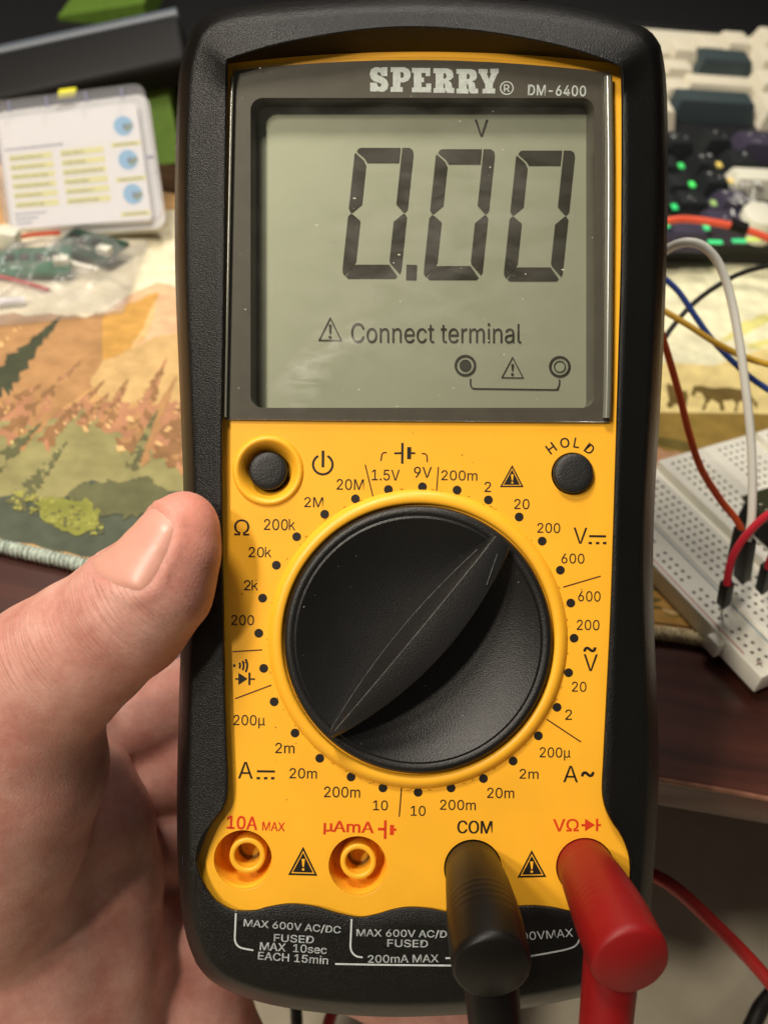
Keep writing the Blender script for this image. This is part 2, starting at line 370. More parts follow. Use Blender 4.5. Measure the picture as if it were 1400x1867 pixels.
O_top = [(350, 62), (365, 42), (390, 27), (430, 17), (500, 9), (600, 1), (700, -4), (770, -5), (860, -2), (950, 5), (1040, 17), (1110, 32), (1160, 48), (1185, 62), (1200, 84)]
O_rt = [(1200, 84), (1208, 130), (1212, 200), (1213, 320), (1211, 450), (1206, 600), (1199, 740), (1192, 850), (1187, 960), (1186, 1060), (1189, 1180), (1194, 1300), (1196, 1400), (1193, 1500), (1186, 1600), (1178, 1690), (1165, 1750)]
O_bt = [(1165, 1750), (1145, 1782), (1110, 1800), (1060, 1813), (1000, 1826), (920, 1839), (850, 1845), (760, 1849), (690, 1849), (620, 1845), (540, 1836), (470, 1821), (420, 1803), (385, 1782), (362, 1755)]
O_lf = [(362, 1755), (345, 1710), (333, 1640), (328, 1550), (327, 1450), (330, 1300), (335, 1150), (339, 1020), (339, 900), (335, 780), (330, 660), (325, 540), (323, 420), (324, 300), (327, 200), (333, 120), (350, 62)]
I_top = [(416, 110), (470, 93), (520, 80), (590, 67), (650, 58), (710, 53), (770, 52), (840, 56), (900, 63), (970, 75), (1040, 91), (1090, 107), (1130, 122)]
I_rt = [(1130, 122), (1132, 200), (1131, 450), (1126, 650), (1120, 850), (1112, 1100), (1105, 1250), (1098, 1390), (1096, 1440), (1101, 1470), (1114, 1498), (1131, 1523), (1144, 1556), (1147, 1588), (1142, 1620), (1126, 1645)]
I_bt = [(1126, 1645), (1105, 1662), (1075, 1668), (1040, 1660), (1005, 1652), (965, 1649), (925, 1653), (885, 1664), (850, 1668), (806, 1659), (780, 1654), (745, 1652), (717, 1656), (686, 1665), (654, 1670), (613, 1662), (576, 1651), (529, 1646), (488, 1652), (466, 1658), (431, 1658), (412, 1651), (395, 1640)]
I_lf = [(395, 1640), (377, 1616), (364, 1585), (362, 1560), (370, 1530), (390, 1501), (408, 1476), (416, 1455), (418, 1430), (417, 1390), (412, 1250), (408, 1050), (407, 900), (407, 770), (410, 600), (413, 400), (415, 200), (416, 110)]
def resample(pts, n):
    c = cr(pts, 12); a = np.r_[0, np.cumsum(np.linalg.norm(np.diff(c, axis=0), axis=1))]; s = np.linspace(0, a[-1], n, endpoint=False)
    return np.c_[np.interp(s, a, c[:, 0]), np.interp(s, a, c[:, 1])]
NS = (70, 110, 90, 110)
OUT = np.vstack([resample(s, n) for s, n in zip((O_top, O_rt, O_bt, O_lf), NS)])
INN = np.vstack([resample(s, n) for s, n in zip((I_top, I_rt, I_bt, I_lf), NS)])
def offs(pts, d):   # + moves outwards
    t = np.roll(pts, -1, 0) - np.roll(pts, 1, 0); nrm = np.c_[t[:, 1], -t[:, 0]]; nrm /= np.linalg.norm(nrm, axis=1)[:, None] + 1e-9
    for _ in range(3): nrm = (nrm + np.roll(nrm, 1, 0) + np.roll(nrm, -1, 0)) / 3
    return pts + nrm * d
low = np.clip((OUT[:, 1] - 1500) / 180, 0, 1)
def hrow(base_side, base_low): return base_side * (1 - low) + base_low * low
topz = np.clip((170 - INN[:, 1]) / 100, 0, 1)
h_in = hrow(2.6, 2.6) + 3.0 * topz; h_out = hrow(1.0, 1.8) + .8 * topz
def ring(p2, h): return np.array([P(x, y, hh) for (x, y), hh in zip(p2, np.broadcast_to(h, len(p2)))])
INL = INN.copy(); INL[:NS[0], 1] = np.maximum(INN[:NS[0], 1], 93.5 + 22 * ((INN[:NS[0], 0] - 770) / 352) ** 2)
mixr = lambda t: OUT * (1 - t) + INN * t
rings = [ring(offs(OUT, -30), -33.), ring(offs(OUT, -6), -31.), ring(offs(OUT, 4), -26), ring(offs(OUT, 4), -10), ring(OUT, -6), ring(offs(OUT, -2), h_out - 4.2), ring(offs(OUT, -7), h_out - 2.4), ring(offs(OUT, -13), h_out - .9), ring(offs(OUT, -18), h_out - .2), ring(offs(OUT, -23), h_out)]
inr = offs(INN, 5)
for t in (.2, .4, .6, .8, 1.): rings.append(ring(offs(OUT, -23) * (1 - t) + inr * t, h_out * (1 - t) + h_in * t))
rings += [ring(offs(INN, 2.5), h_in - .12), ring(offs(INN, .6), h_in - .5), ring(INN, h_in - 1.1), ring(INL, .06), ring(INL, -1.5), ring(offs(INL, 30), -1.6)]
RN = len(OUT); V = np.vstack(rings); Fc = []
for i in range(len(rings) - 1):
    for j in range(RN): Fc.append([i * RN + j, (i + 1) * RN + j, (i + 1) * RN + (j + 1) % RN, i * RN + (j + 1) % RN])
Fc.append(list(range(RN)))
mk('rubber_holster', V, Fc, rubber, METER, local=True, smooth=50)

def circ(px, py, r, h=0., n=56):   # r in photo px
    c = P(px, py, h); r = r / FP * (200 - h)
    return [(c[0] + r * math.cos(2 * math.pi * k / n), c[1] + r * math.sin(2 * math.pi * k / n)) for k in range(n)]
KN = (762, 1165)
JK = [(443, 1566), (652, 1577), (862, 1583), (1066, 1580)]
PWR = (489, 858); HLD = (1043, 863)
panel_loop = [tuple(P(x, y, 0)[:2]) for x, y in offs(INN, 2)]
# the yellow floor drops away above the arched window top
V, Fc = fill2d([panel_loop] + [circ(x, y, 53, 0) for x, y in JK] + [circ(*PWR, 50), circ(*HLD, 38.5), circ(*KN, 232, 0, 120)] +
    [[tuple(P(x, y, 0)[:2]) for x, y in [(450, 172), (1090, 172), (1090, 746), (450, 746)]]], -1.2, 0.)
PANEL = mk('front_panel', V, Fc, yellow, METER, local=True, smooth=30)
# crisp raised details moulded in the same plastic
pd = MB()
c = P(*KN, 0)
pd.add(*lathe([(23.2, -1.), (24.55, -.6), (24.75, .95), (25.1, 1.25), (25.8, 1.30), (26.5, 1.05), (27.1, .3), (27.4, -.2)], c[0], c[1], 120, cap0=False))
pd.build('knob_collar', yellow, PANEL, local=True, smooth=60)
pd = MB(); c = P(*PWR, 0)
pd.add(*lathe([(3.62, -2.6), (3.65, -2.2), (4.6, -.6), (5.2, .25), (5.55, .62), (5.95, .68), (6.3, .40), (6.55, -.1)], c[0], c[1], 72, cap0=False))
pd.build('button_crater', yellow, PANEL, local=True, smooth=60)
pd = MB(); c = P(*HLD, 0); pd.add(*lathe([(3.9, .01), (3.82, -.25), (3.82, -3)], c[0], c[1], 64, cap0=False)); pd.build('button_well', yellow, PANEL, local=True, smooth=50)
for i, (x, y) in enumerate(JK):
    c = P(x, y, 0); pd = MB()
    pd.add(*lathe([(5.75, .02), (5.45, -.10), (5.25, -.5), (5.1, -1.2), (4.75, -6.4), (0.1, -6.6)], c[0], c[1], 64, cap0=False))
    pd.build('jack_well', yellow, PANEL, local=True, smooth=60)
    if i < 2:
        d = P(x + (8 if i == 0 else 1), y - 6, -.9); pd = MB()
        pd.add(*lathe([(3.4, -6.5), (3.3, -1.5), (3.25, -1.0), (3.1, -.85), (2.5, -.85), (2.32, -1.0), (2.26, -1.4), (2.1, -6.4)], d[0], d[1], 56, cap0=False))
        pd.add(*lathe([(1.9, -8.0), (.01, -8.0)], d[0], d[1], 32, cap0=False), 1) if False else None
        pd.build('jack_barrel', yellow, PANEL, local=True, smooth=50)
        mk('metal_contact', *lathe([(2.0, -6.5), (2.0, -5.6), (1.75, -5.5), (1.7, -6.5)], d[0], d[1], 40, cap0=False), mat('jack_metal', (150, 140, 120), .25, .5, metal=1.), PANEL, local=True)

# ---- printing on the panel
PR = MB(); RP = MB(); RP2 = MB(); RP3 = MB(); LINES = []
class _LN:
    def add(s, v, f): LINES.append((v, f))
LN = _LN()
ZP = .035
def T(mb, s, x0, y0, x1, y1, rot=-.8, bold=0., h=ZP, spacing=1., conv=P):
    v, f = glyphs(s, bold, spacing); a = math.radians(rot); cx, cy = (x0 + x1) / 2, (y0 + y1) / 2; w, hh = x1 - x0, y1 - y0
    V = []
    for q in v:
        x, y = q[0] * w, -q[1] * hh; V.append(P(cx + x * math.cos(a) + y * math.sin(a), cy - x * math.sin(a) + y * math.cos(a), h + q[2]))
    mb.add(V, f)
def poly(mb, pts, h=ZP, holes=()):
    V, Fc = fill2d([[tuple(P(x, y, h)[:2]) for x, y in lp] for lp in [pts, *holes]], h); mb.add(V, Fc)
def line(mb, pts, w, h=ZP):
    p = np.array(pts, float); t = np.gradient(p, axis=0); t /= np.linalg.norm(t, axis=1)[:, None]; nn = np.c_[-t[:, 1], t[:, 0]] * w / 2
    V = [P(x, y, h) for x, y in p + nn] + [P(x, y, h) for x, y in p - nn]; k = len(p)
    mb.add(V, [[i, i + 1, k + i + 1, k + i] for i in range(k - 1)])
def dot(mb, x, y, r, h=ZP, n=28): mb.add([P(x + r * math.cos(2 * math.pi * k / n), y - r * math.sin(2 * math.pi * k / n), h) for k in range(n)], [list(range(n))])
def arc(mb, x, y, r, a0, a1, w, h=ZP, n=24): line(mb, [(x + r * math.cos(math.radians(a0 + (a1 - a0) * k / n)), y - r * math.sin(math.radians(a0 + (a1 - a0) * k / n))) for k in range(n + 1)], w, h)
for s, x0, y0, x1, y1 in [('20M', 613.7, 872.9, 663.4, 892.9), ('2M', 554.9, 905.7, 589.4, 924.3), ('200k', 481.4, 945.7, 537.7, 966.3), ('20k', 453.4, 996.6, 494.3, 1015.7),
    ('2k', 444.9, 1057.1, 470, 1075.7), ('200', 422, 1120.6, 463.4, 1139.4), ('1.5V', 677.7, 855.7, 728.6, 875.7), ('9V', 754.5, 850.5, 787, 870.5), ('200m', 804.3, 857.1, 870, 875.7),
    ('2', 882.9, 877.7, 894.9, 896.6), ('20', 937.1, 909.1, 964.9, 928), ('200', 979.1, 952.9, 1020.9, 971.4), ('600', 1022.9, 1008.6, 1064.9, 1027.1), ('600', 1053.4, 1077.1, 1094.3, 1096.3),
    ('200', 1050.9, 1129.4, 1092.3, 1148.6), ('20', 1042, 1242.3, 1068.6, 1260.9), ('2', 1030, 1292.9, 1042.3, 1312), ('200µ', 983.4, 1362, 1039.4, 1385.7), ('2m', 946.6, 1401.4, 981.4, 1419.4),
    ('20m', 887.7, 1435.7, 937.1, 1454.9), ('200m', 802, 1457.7, 867.1, 1476.6), ('10', 748.6, 1468.6, 775.7, 1487.1), ('10', 680, 1458.6, 707.1, 1477.1), ('200m', 590.9, 1433.7, 656.6, 1453.7),
    ('20m', 528, 1400, 578, 1419.1), ('2m', 502, 1353.7, 537.1, 1372.9), ('200µ', 425.7, 1302.9, 483.4, 1327.1)]:
    if s[-1] == 'k':
        T(PR, s[:-1], x0, y0, x1 - 12.5, y1, bold=.004); kx0 = x1 - 10; ym = y0 + (y1 - y0) * .68
        line(PR, [(kx0, y0), (kx0 + .1, y1)], 2.1); line(PR, [(x1 - 1.2, y0 + (y1 - y0) * .28), (kx0 + 1, ym)], 2., ZP + .004); line(PR, [(kx0 + 3.6, ym - 3.2), (x1 - .4, y1)], 2.1, ZP + .008)
    else: T(PR, s, x0, y0, x1, y1, bold=.004)
T(PR, 'V', 1044.9, 961.4, 1070, 990.9); T(PR, 'V', 1063.4, 1192.3, 1089.1, 1222.9); T(PR, 'A', 1026.3, 1395.7, 1053.4, 1425.7); T(PR, 'A', 434.3, 1388.6, 461.4, 1419.1); T(PR, 'Ω', 427.1, 946.5, 454.9, 975.5)
T(PR, '~', 1062.9, 1178.6, 1086.6, 1188.6, bold=.01); T(PR, '~', 1058.6, 1405.7, 1082.9, 1416.3, bold=.01)
for x0, x1, yb, ds in [(1073.4, 1104.3, 977, (1072.3, 1085.7, 1098.6)), (468.6, 501.4, 1405.7, (468, 481.4, 494.3))]:
    line(PR, [(x0, yb), (x1, yb + .4)], 4)
    for d0 in ds: line(PR, [(d0, yb + 12.6), (d0 + 6.3, yb + 12.7)], 4.4)
for a in [((1026.3, 1070), (1094.3, 1050)), ((995.7, 1310.6), (1058.6, 1352.3)), ((732, 1435), (727.7, 1488.6)), ((429, 1273.4), (495, 1248.6)), ((424.3, 1187.7), (478.6, 1184.3)), ((665.7, 846.6), (680, 905)), ((799, 851), (795.7, 895))]: line(LN, a, 2.3)
for x, y in [(648, 909), (708, 892), (770, 887), (833, 893), (890, 911), (946, 942), (988, 986), (1021, 1039), (1040, 1099), (1046, 1163), (1036, 1226), (1015, 1289), (981, 1341), (935, 1387), (881, 1419), (822, 1436), (762, 1444), (698, 1436),
    (640, 1416), (583, 1382), (538, 1336), (500, 1279), (481, 1218), (472, 1154), (479, 1090), (504, 1030), (541, 978), (592, 937)]: dot(PR, x, y, 8.1)
arc(PR, 588.6, 846.5, 17.8, 118, 422, 4.2); line(PR, [(589, 821), (588.8, 851.5)], 5)
line(PR, [(718.6, 826), (732, 825.6)], 3.6); line(PR, [(733.6, 807), (733.2, 845)], 4.4); line(PR, [(746, 814.5), (745.6, 836.5)], 7.4); line(PR, [(749, 825.6), (756.8, 825.8)], 3.6)
line(LN, [(704.9, 824.6), (699, 825), (696.2, 828), (694.3, 840)], 2.6); line(LN, [(768.6, 826.3), (775, 827), (778.2, 830), (778.8, 842)], 2.6)
dot(PR, 427.5, 1213, 2.6)
for r in (9.5, 16, 22.5): arc(PR, 427.5, 1213, r + 1, -30, 30, 3.6)
poly(PR, [(434.9, 1226), (451.6, 1237.2), (434.9, 1248.4)]); line(PR, [(455, 1225.7), (455, 1248.3)], 3.8); line(PR, [(429.1, 1237.4), (434.9, 1237.4)], 3); line(PR, [(457, 1237.6), (465.1, 1237.8)], 3)
def warn(mb, x0, x1, yt, yb, xt, yb2=None):
    yb2 = yb2 or yb; A = np.array([(x0, yb), (x1, yb2), (xt, yt)]); c = A.mean(0)
    sc = lambda k: [tuple(c + (q - c) * k) for q in A]
    poly(mb, sc(1), holes=[sc(.80)]); 
    kk = (yb - yt) / 52.; cy_ = c[1]
    ex = [(xt - 3.2 * kk, cy_ - 13 * kk), (xt + 3.2 * kk, cy_ - 13 * kk), (xt + 1.4 * kk, cy_ + 2 * kk), (xt - 1.2 * kk, cy_ + 2 * kk)]
    dt = [(xt + 2.5 * kk * math.cos(t), cy_ + 6.5 * kk + 2.5 * kk * math.sin(t)) for t in np.linspace(0, 6.28, 11)[:-1]]
    poly(mb, sc(.68), holes=[ex, dt])
warn(PR, 910.9, 954.3, 847.1, 887.7, 933.4); warn(PR, 525.4, 578.8, 1543.2, 1594.8, 552.8, 1596.3); warn(PR, 942.9, 995.7, 1549.3, 1599.6, 968.9, 1598.6)
for s, x, y, r in [('H', 1004.3, 816.6, 36), ('O', 1029.1, 806.8, 10), ('L', 1051, 807, -10), ('D', 1074.3, 818, -36)]:
    w = {'H': 15, 'O': 17, 'L': 10.5, 'D': 15}[s]; T(PR, s, x - w / 2, y - 9.2, x + w / 2, y + 9.2, r, .012)
[T(PR, 'COM', 834 + d_, 1495.7, 896.7 + d_, 1519.3, bold=0., h=ZP + .004 * k_) for k_, d_ in enumerate((-.7, 0, .7))]
T(RP, '10A', 413.9, 1487, 470, 1512, -2.5, .018); T(RP, 'MAX', 478.3, 1498.3, 519.8, 1514.4, -2.5, .012)
T(RP2, 'µAmA', 589.8, 1496.5, 681.9, 1522.5, -2, .018)
line(RP2, [(689, 1511), (701, 1511.3)], 5); line(RP2, [(702.5, 1495), (702, 1529)], 5); line(RP2, [(714.5, 1503.5), (714.2, 1522)], 7.5); line(RP2, [(717.5, 1512), (722.5, 1512.2)], 4.5)
T(RP3, 'VΩ', 1007.5, 1492.3, 1054.6, 1515.4, .5, .012); line(RP3, [(1059.3, 1503.9), (1066, 1503.9)], 4.5); poly(RP3, [(1066, 1492), (1084.5, 1503.7), (1066, 1515)]); line(RP3, [(1088, 1492), (1087.8, 1515)], 4.2); line(RP3, [(1089.5, 1503.8), (1095, 1503.8)], 4.2)
PR.build('black_lettering', ink, PANEL, local=True, smooth=0); [mk('divider_line', lv, lf_, inkline, PANEL, local=True, smooth=0) for lv, lf_ in LINES]; [q.build('red_lettering', redink, PANEL, local=True, smooth=0) for q in (RP, RP2, RP3)]
gr = MB()
for k in range(46):
    x, y = rnd.uniform(425, 1095), rnd.uniform(785, 1470); s_ = rnd.choice([.5, .7, 1., 1.4])
    if math.hypot(x - KN[0], y - KN[1]) < 275: continue
    gr.add([P(x + s_ * math.cos(t) * rnd.uniform(.5, 1.5), y + s_ * math.sin(t), ZP) for t in (0, 1.2, 2.5, 3.7, 5)], [list(range(5))])
for k in range(90):
    a = rnd.uniform(0, 6.28); r = rnd.uniform(271, 277); x, y = KN[0] + r * math.cos(a), KN[1] + r * math.sin(a); l = rnd.uniform(2, 9)
    gr.add([P(KN[0] + (r + dr) * math.cos(a + da), KN[1] + (r + dr) * math.sin(a + da), ZP) for dr, da in ((-.5, 0), (.6, l / r * .4), (.2, l / r), (-.8, l / r * .6))], [[0, 1, 2, 3]])
tag(gr.build('grime', mat('grime_brown', (150, 92, 14), .7, .2), PANEL, local=True, smooth=0), kind='stuff')
# ---- white printing on the holster foot: laid on the rubber surface by its own height there
from mathutils.bvhtree import BVHTree
hol = [o for o in METER.children if o.name.startswith('rubber_holster')][0]
bv = BVHTree.FromPolygons([v.co.copy() for v in hol.data.vertices], [list(p.vertices) for p in hol.data.polygons])
WP = MB()
for s, cx, cy, w, h, r, b in [('MAX 600V AC/DC', 533, 1689, 177, 15.5, -4.3, .010), ('FUSED', 536, 1711, 73, 14, -3, .010), ('MAX  10sec', 535, 1728, 122, 15, -3.5, .010), ('EACH 15min', 534.6, 1746, 128, 15, -4, .010),
    ('MAX 600V AC/DC', 740, 1702, 180, 15.5, -1., .010), ('FUSED', 743, 1719.5, 74, 14, -1, .010), ('200mA MAX', 735, 1747.5, 129, 14.5, .5, .010), ('600VMAX', 990, 1704, 108, 15, 4.5, 0.)]:
    T(WP, s, cx - w / 2, cy - h / 2, cx + w / 2, cy + h / 2, r, b, 2.)
for pts in [[(430.5, 1660), (429, 1695), (428.5, 1712), (432, 1722), (441, 1728), (462, 1732)], [(641, 1675), (639.5, 1710), (639, 1726), (642, 1736), (650, 1743), (661, 1745)], [(611, 1757), (690, 1758.5), (780, 1759.5), (835, 1760)], [(812, 1746.5), (826, 1746)], [(960, 1744), (1000, 1737), (1030, 1731), (1045, 1726), (1052, 1720), (1056, 1712)]]:
    line(WP, cr(pts, 4), 3.2, 2.)
def drape(mb, off=.05):
    for q in mb.v:
        o0 = Vector((0, 0, .2)); d = (Vector(q) * MM - o0).normalized(); hit = bv.ray_cast(o0, d)
        if hit[0] is not None: p = hit[0] / MM - d * off; q[:] = [p.x, p.y, p.z]
drape(WP); WP.build('white_lettering', whiteink, hol, local=True, smooth=0)

# ---- display: recess, screen, digits
H_M = .5; H_S = -4.4; H_D = -4.2
def rrect(x0, y0, x1, y1, r, h, n=8):
    out = []
    for cx, cy, a0 in ((x1 - r, y0 + r, 0), (x0 + r, y0 + r, 90), (x0 + r, y1 - r, 180), (x1 - r, y1 - r, 270)):
        for k in range(n + 1):
            a = math.radians(a0 + 90 * k / n); out.append(P(cx + r * math.cos(a), cy - r * math.sin(a), h))
    return np.array(out)
opening = rrect(457, 178, 1083, 743, 22, H_M); inner = rrect(471, 195, 1068, 748, 16, H_S); mid = rrect(461, 182, 1080, 744, 20, H_M - .6)
lens_out = cr([(424, 122), (520, 113), (640, 105), (770, 102), (900, 106), (1020, 114), (1116, 126), (1119, 300), (1118, 500), (1116, 700), (1114, 769), (900, 768), (650, 766), (409, 764), (412, 600), (417, 400), (421, 200)], 6, True)
lens_out = np.array([P(x, y, 1.4)[:2] for x, y in [(424, 122), (470, 117), (520, 112), (580, 107.5), (640, 104.5), (700, 102.5), (770, 102), (830, 103), (900, 106), (960, 110), (1020, 115), (1070, 120), (1116, 127), (1119, 300), (1118, 500), (1116, 700), (1114, 770), (900, 768.5), (650, 766.5), (409, 764), (412, 600), (417, 400), (421, 200)]])
mask = mat('window_mask', (80, 77, 70), .4, .4, var=.08, vscale=300)
V, Fc = fill2d([lens_out * .995 + np.array([0, .1]), opening[:, :2]], H_M); wm = MB(); wm.add(V, Fc)
nO = len(opening); wm.add(np.vstack([opening, mid, inner]), [[i * nO + j, i * nO + (j + 1) % nO, (i + 1) * nO + (j + 1) % nO, (i + 1) * nO + j] for i in range(2) for j in range(nO)])
wm.build('window_mask', mask, METER, local=True, smooth=50)
lcd = mat('display_glass', (158, 163, 146), .56, .5, var=.02, vscale=60, metal=.6)
scr = rrect(440, 160, 1100, 780, 5, H_S + .02)
SCREEN = mk('display_screen', scr, [list(range(len(scr)))], lcd, METER, local=True, smooth=0)
seg = mat('display_segment', (44, 41, 32), .5, .4)
def digit(x0, y0, wd=107., ht=238.):
    mb = MB(); sl = .105; tv = 23.; th = 27.; g = 1.6; m = ht * .5
    def q(pts): poly(mb, [(x0 + x - (y - 20) * sl, y0 + y) for x, y in pts], H_D)
    W_ = wd
    q([(6, 0 + 2), (10, 0), (W_ - tv - g, 0), (W_ - tv - g, th), (tv + g, th), (tv - 4, th - 8), (3.5, 7)])                       # top
    q([(W_ - tv + g, 0), (W_ - 8, 0), (W_ - 2, 4), (W_, 12), (W_, m - 7), (W_ - 4, m - 1.5), (W_ - 7, m - 1.5), (W_ - tv + g, m - 16)])   # upper right
    q([(0, 12), (1, 9), (tv - 5, th - 4), (tv, th + 5), (tv, m - 16), (7, m - 1.5), (4, m - 1.5), (0, m - 7)])                       # upper left
    q([(4, m + 1.5), (7, m + 1.5), (tv, m + 14), (tv, ht - 31), (tv - 5, ht - 22), (5, ht - 5), (1, ht - 10), (0, ht - 18), (0, m + 7)])   # lower left
    q([(W_ - 7, m + 1.5), (W_ - 4, m + 1.5), (W_, m + 7), (W_, ht - 14), (W_ - 2, ht - 8), (W_ - tv + 2, ht - 27), (W_ - tv, ht - 32), (W_ - tv, m + 16)])   # lower right
    q([(tv - 3, ht - 25), (W_ - tv, ht - 25), (W_ - 6, ht - 4), (W_ - 10, ht), (12, ht), (7.5, ht - 3)])                             # bottom
    return mb
for x0, y0 in [(645.5, 269), (793.5, 271.5), (939.5, 274)]: digit(x0, y0).build('display_digit', seg, SCREEN, local=True, smooth=0)
sy = MB(); thin = MB()
poly(sy, [(741, 482), (760, 482.5), (758.5, 510), (740, 509.5)], H_D)
mk('decimal_point', sy.v, sy.f, seg, SCREEN, local=True, smooth=0)
SYMS = []
def sym(nm):
    global thin; thin = MB(); SYMS.append((nm, thin))
sym('unit_letter'); T(thin, 'V', 865, 217.5, 889.5, 248, 0, .0, H_D); sym('display_lettering'); T(thin, 'Connect terminal', 640, 588, 950, 625, -.2, 0., H_D)
def tri_o(cx, yt, yb, hw, w, hh=H_D):
    A = np.array([(cx, yt), (cx - hw, yb), (cx + hw, yb + .5)]); c = A.mean(0); k = 1 - w / (yb - yt) * 3
    poly(thin, [tuple(a) for a in A], hh, holes=[[tuple(c + (a - c) * k) for a in A]])
    poly(thin, [(cx - 2.6, yt + 14), (cx + 2.4, yt + 14), (cx + 1.2, yb - 13), (cx - 1.3, yb - 13)], hh); dot(thin, cx - .5, yb - 7, 2.6, hh, 12)
sym('warning_triangle'); tri_o(602, 577, 621, 22, 2.4); sym('warning_triangle'); tri_o(934, 649, 689, 21, 2.0)
sym('terminal_symbol'); arc(thin, 848, 666, 17.5, 0, 360, 4.5, H_D, 40); dot(thin, 848, 666, 11, H_D); sym('terminal_symbol'); arc(thin, 1020, 668, 17.5, 0, 360, 4.5, H_D, 40); arc(thin, 1020, 668, 10, 0, 360, 2, H_D, 32)
sym('link_line'); line(thin, cr([(857.5, 690), (857.5, 700), (860, 706), (866, 708), (900, 708.5), (1008, 710), (1015, 708), (1019, 702), (1019.5, 691)], 4), 2.6, H_D)
for nm_, q_ in SYMS: q_.build(nm_, seg, SCREEN, local=True, smooth=0)
clear = clear_mat('clear_window', (.97, .97, .95), rough=.09, ior=1.42)
V, Fc = fill2d([lens_out], .62, 1.45, .35, 2); LENS = mk('window', V, Fc, clear, METER, local=True, smooth=60)
# pale opaque lip added along both long sides for the window's edge highlight
lipm = mat('glint_lip', (110, 112, 100), .22, .8, coat=.6)
for pts, r in ([[(1108, 140), (1110, 300), (1109, 500), (1107, 700), (1105, 762)], .75], [[(424, 140), (420, 300), (416, 500), (412, 700), (411, 760)], .3]):
    V, Fc = tube([P(x, y, 1.3) for x, y in cr(pts, 6)], r, 16); mk('glint_lip', V, Fc, lipm, LENS, local=True, smooth=60)
# window lettering
SL = {'S': ([[(.95, 1), (.95, .64), (.62, .64), (.58, .76), (.5, .80), (.41, .78), (.40, .71), (.48, .66), (.75, .58), (.93, .46), (1, .28), (.94, .1), (.77, 0), (.55, -.01), (.40, .03), (.36, 0), (.03, 0), (.03, .37), (.37, .37), (.42, .24), (.52, .19), (.62, .22), (.62, .30), (.5, .36), (.22, .43), (.05, .55), (0, .73), (.07, .9), (.25, 1), (.45, 1.01), (.60, .97), (.64, 1)]]),
    'P': [[(0, 1), (.68, 1), (.9, .93), (1, .8), (1, .6), (.9, .45), (.7, .38), (.5, .38), (.5, .2), (.62, .2), (.62, 0), (0, 0), (0, .2), (.12, .2), (.12, .8), (0, .8)], [(.5, .8), (.6, .8), (.66, .74), (.66, .62), (.6, .56), (.5, .56)]],
    'E': [[(0, 1), (.95, 1), (.95, .66), (.72, .66), (.70, .79), (.5, .79), (.5, .6), (.62, .6), (.62, .41), (.5, .41), (.5, .21), (.72, .21), (.74, .36), (1, .36), (1, 0), (0, 0), (0, .2), (.1, .2), (.1, .8), (0, .8)]],
    'R': [[(0, 1), (.65, 1), (.88, .93), (.95, .8), (.95, .64), (.85, .54), (.72, .5), (.85, .42), (.9, .2), (1, .2), (1, 0), (.66, 0), (.58, .1), (.55, .36), (.48, .4), (.48, .2), (.56, .2), (.56, 0), (0, 0), (0, .2), (.1, .2), (.1, .8), (0, .8)], [(.48, .8), (.56, .8), (.62, .74), (.62, .64), (.56, .58), (.48, .58)]],
    'Y': [[(0, 1), (.46, 1), (.46, .82), (.40, .82), (.53, .58), (.63, .82), (.57, .82), (.57, 1), (1, 1), (1, .82), (.94, .82), (.7, .38), (.7, .2), (.82, .2), (.82, 0), (.2, 0), (.2, .2), (.32, .2), (.32, .38), (.06, .82), (0, .82)]]}
lw = MB(); HL = .56
for ch, x0, x1, y0, y1 in [('S', 674, 708, 122, 166.5), ('P', 712, 748, 122, 167), ('E', 751, 786, 123, 168), ('R', 790, 828, 124, 169), ('R', 832, 871, 125, 170), ('Y', 872, 909, 125, 170)]:
    loops = [[(x0 + a * (x1 - x0), y1 - b * (y1 - y0)) for a, b in lp] for lp in SL[ch]]
    rl = random.Random(ord(ch) + int(x0)); loops = [[(x + rl.uniform(-.35, .35), y + rl.uniform(-.45, .45)) for x, y in lp] for lp in loops]
    poly(lw, loops[0], HL, loops[1:])
arc(lw, 923.5, 160, 11.5, 0, 360, 2.2, HL, 40); T(lw, 'R', 918, 153.5, 929, 167, 0, .01, HL); T(lw, 'DM-6400', 962, 154.5, 1068, 174.5, -1.2, .014, HL, 1.06)
lw.build('white_lettering', whiteink, LENS, local=True, smooth=0)
# dust on the window
du = MB()
for k in range(60):
    x = rnd.uniform(430, 1105); y = rnd.uniform(110, 762) if rnd.random() < .5 else rnd.uniform(400, 765); s = rnd.choice([.6, .7, .8, 1.1, 1.6]); e = rnd.choice([1, 1, 1, 2.5]); a = rnd.uniform(0, 6.28)
    c = [(x + s * e * math.cos(t + a) * rnd.uniform(.6, 1.1), y + s * math.sin(t + a) * rnd.uniform(.6, 1.1)) for t in (0, 1.1, 2.2, 3.3, 4.4, 5.4)]
    du.add([P(px, py, 1.5) for px, py in c], [list(range(6))])
tag(du.build('dust', mat('dust_white', (190, 188, 175), .9, .1), LENS, local=True, smooth=0), kind='stuff')

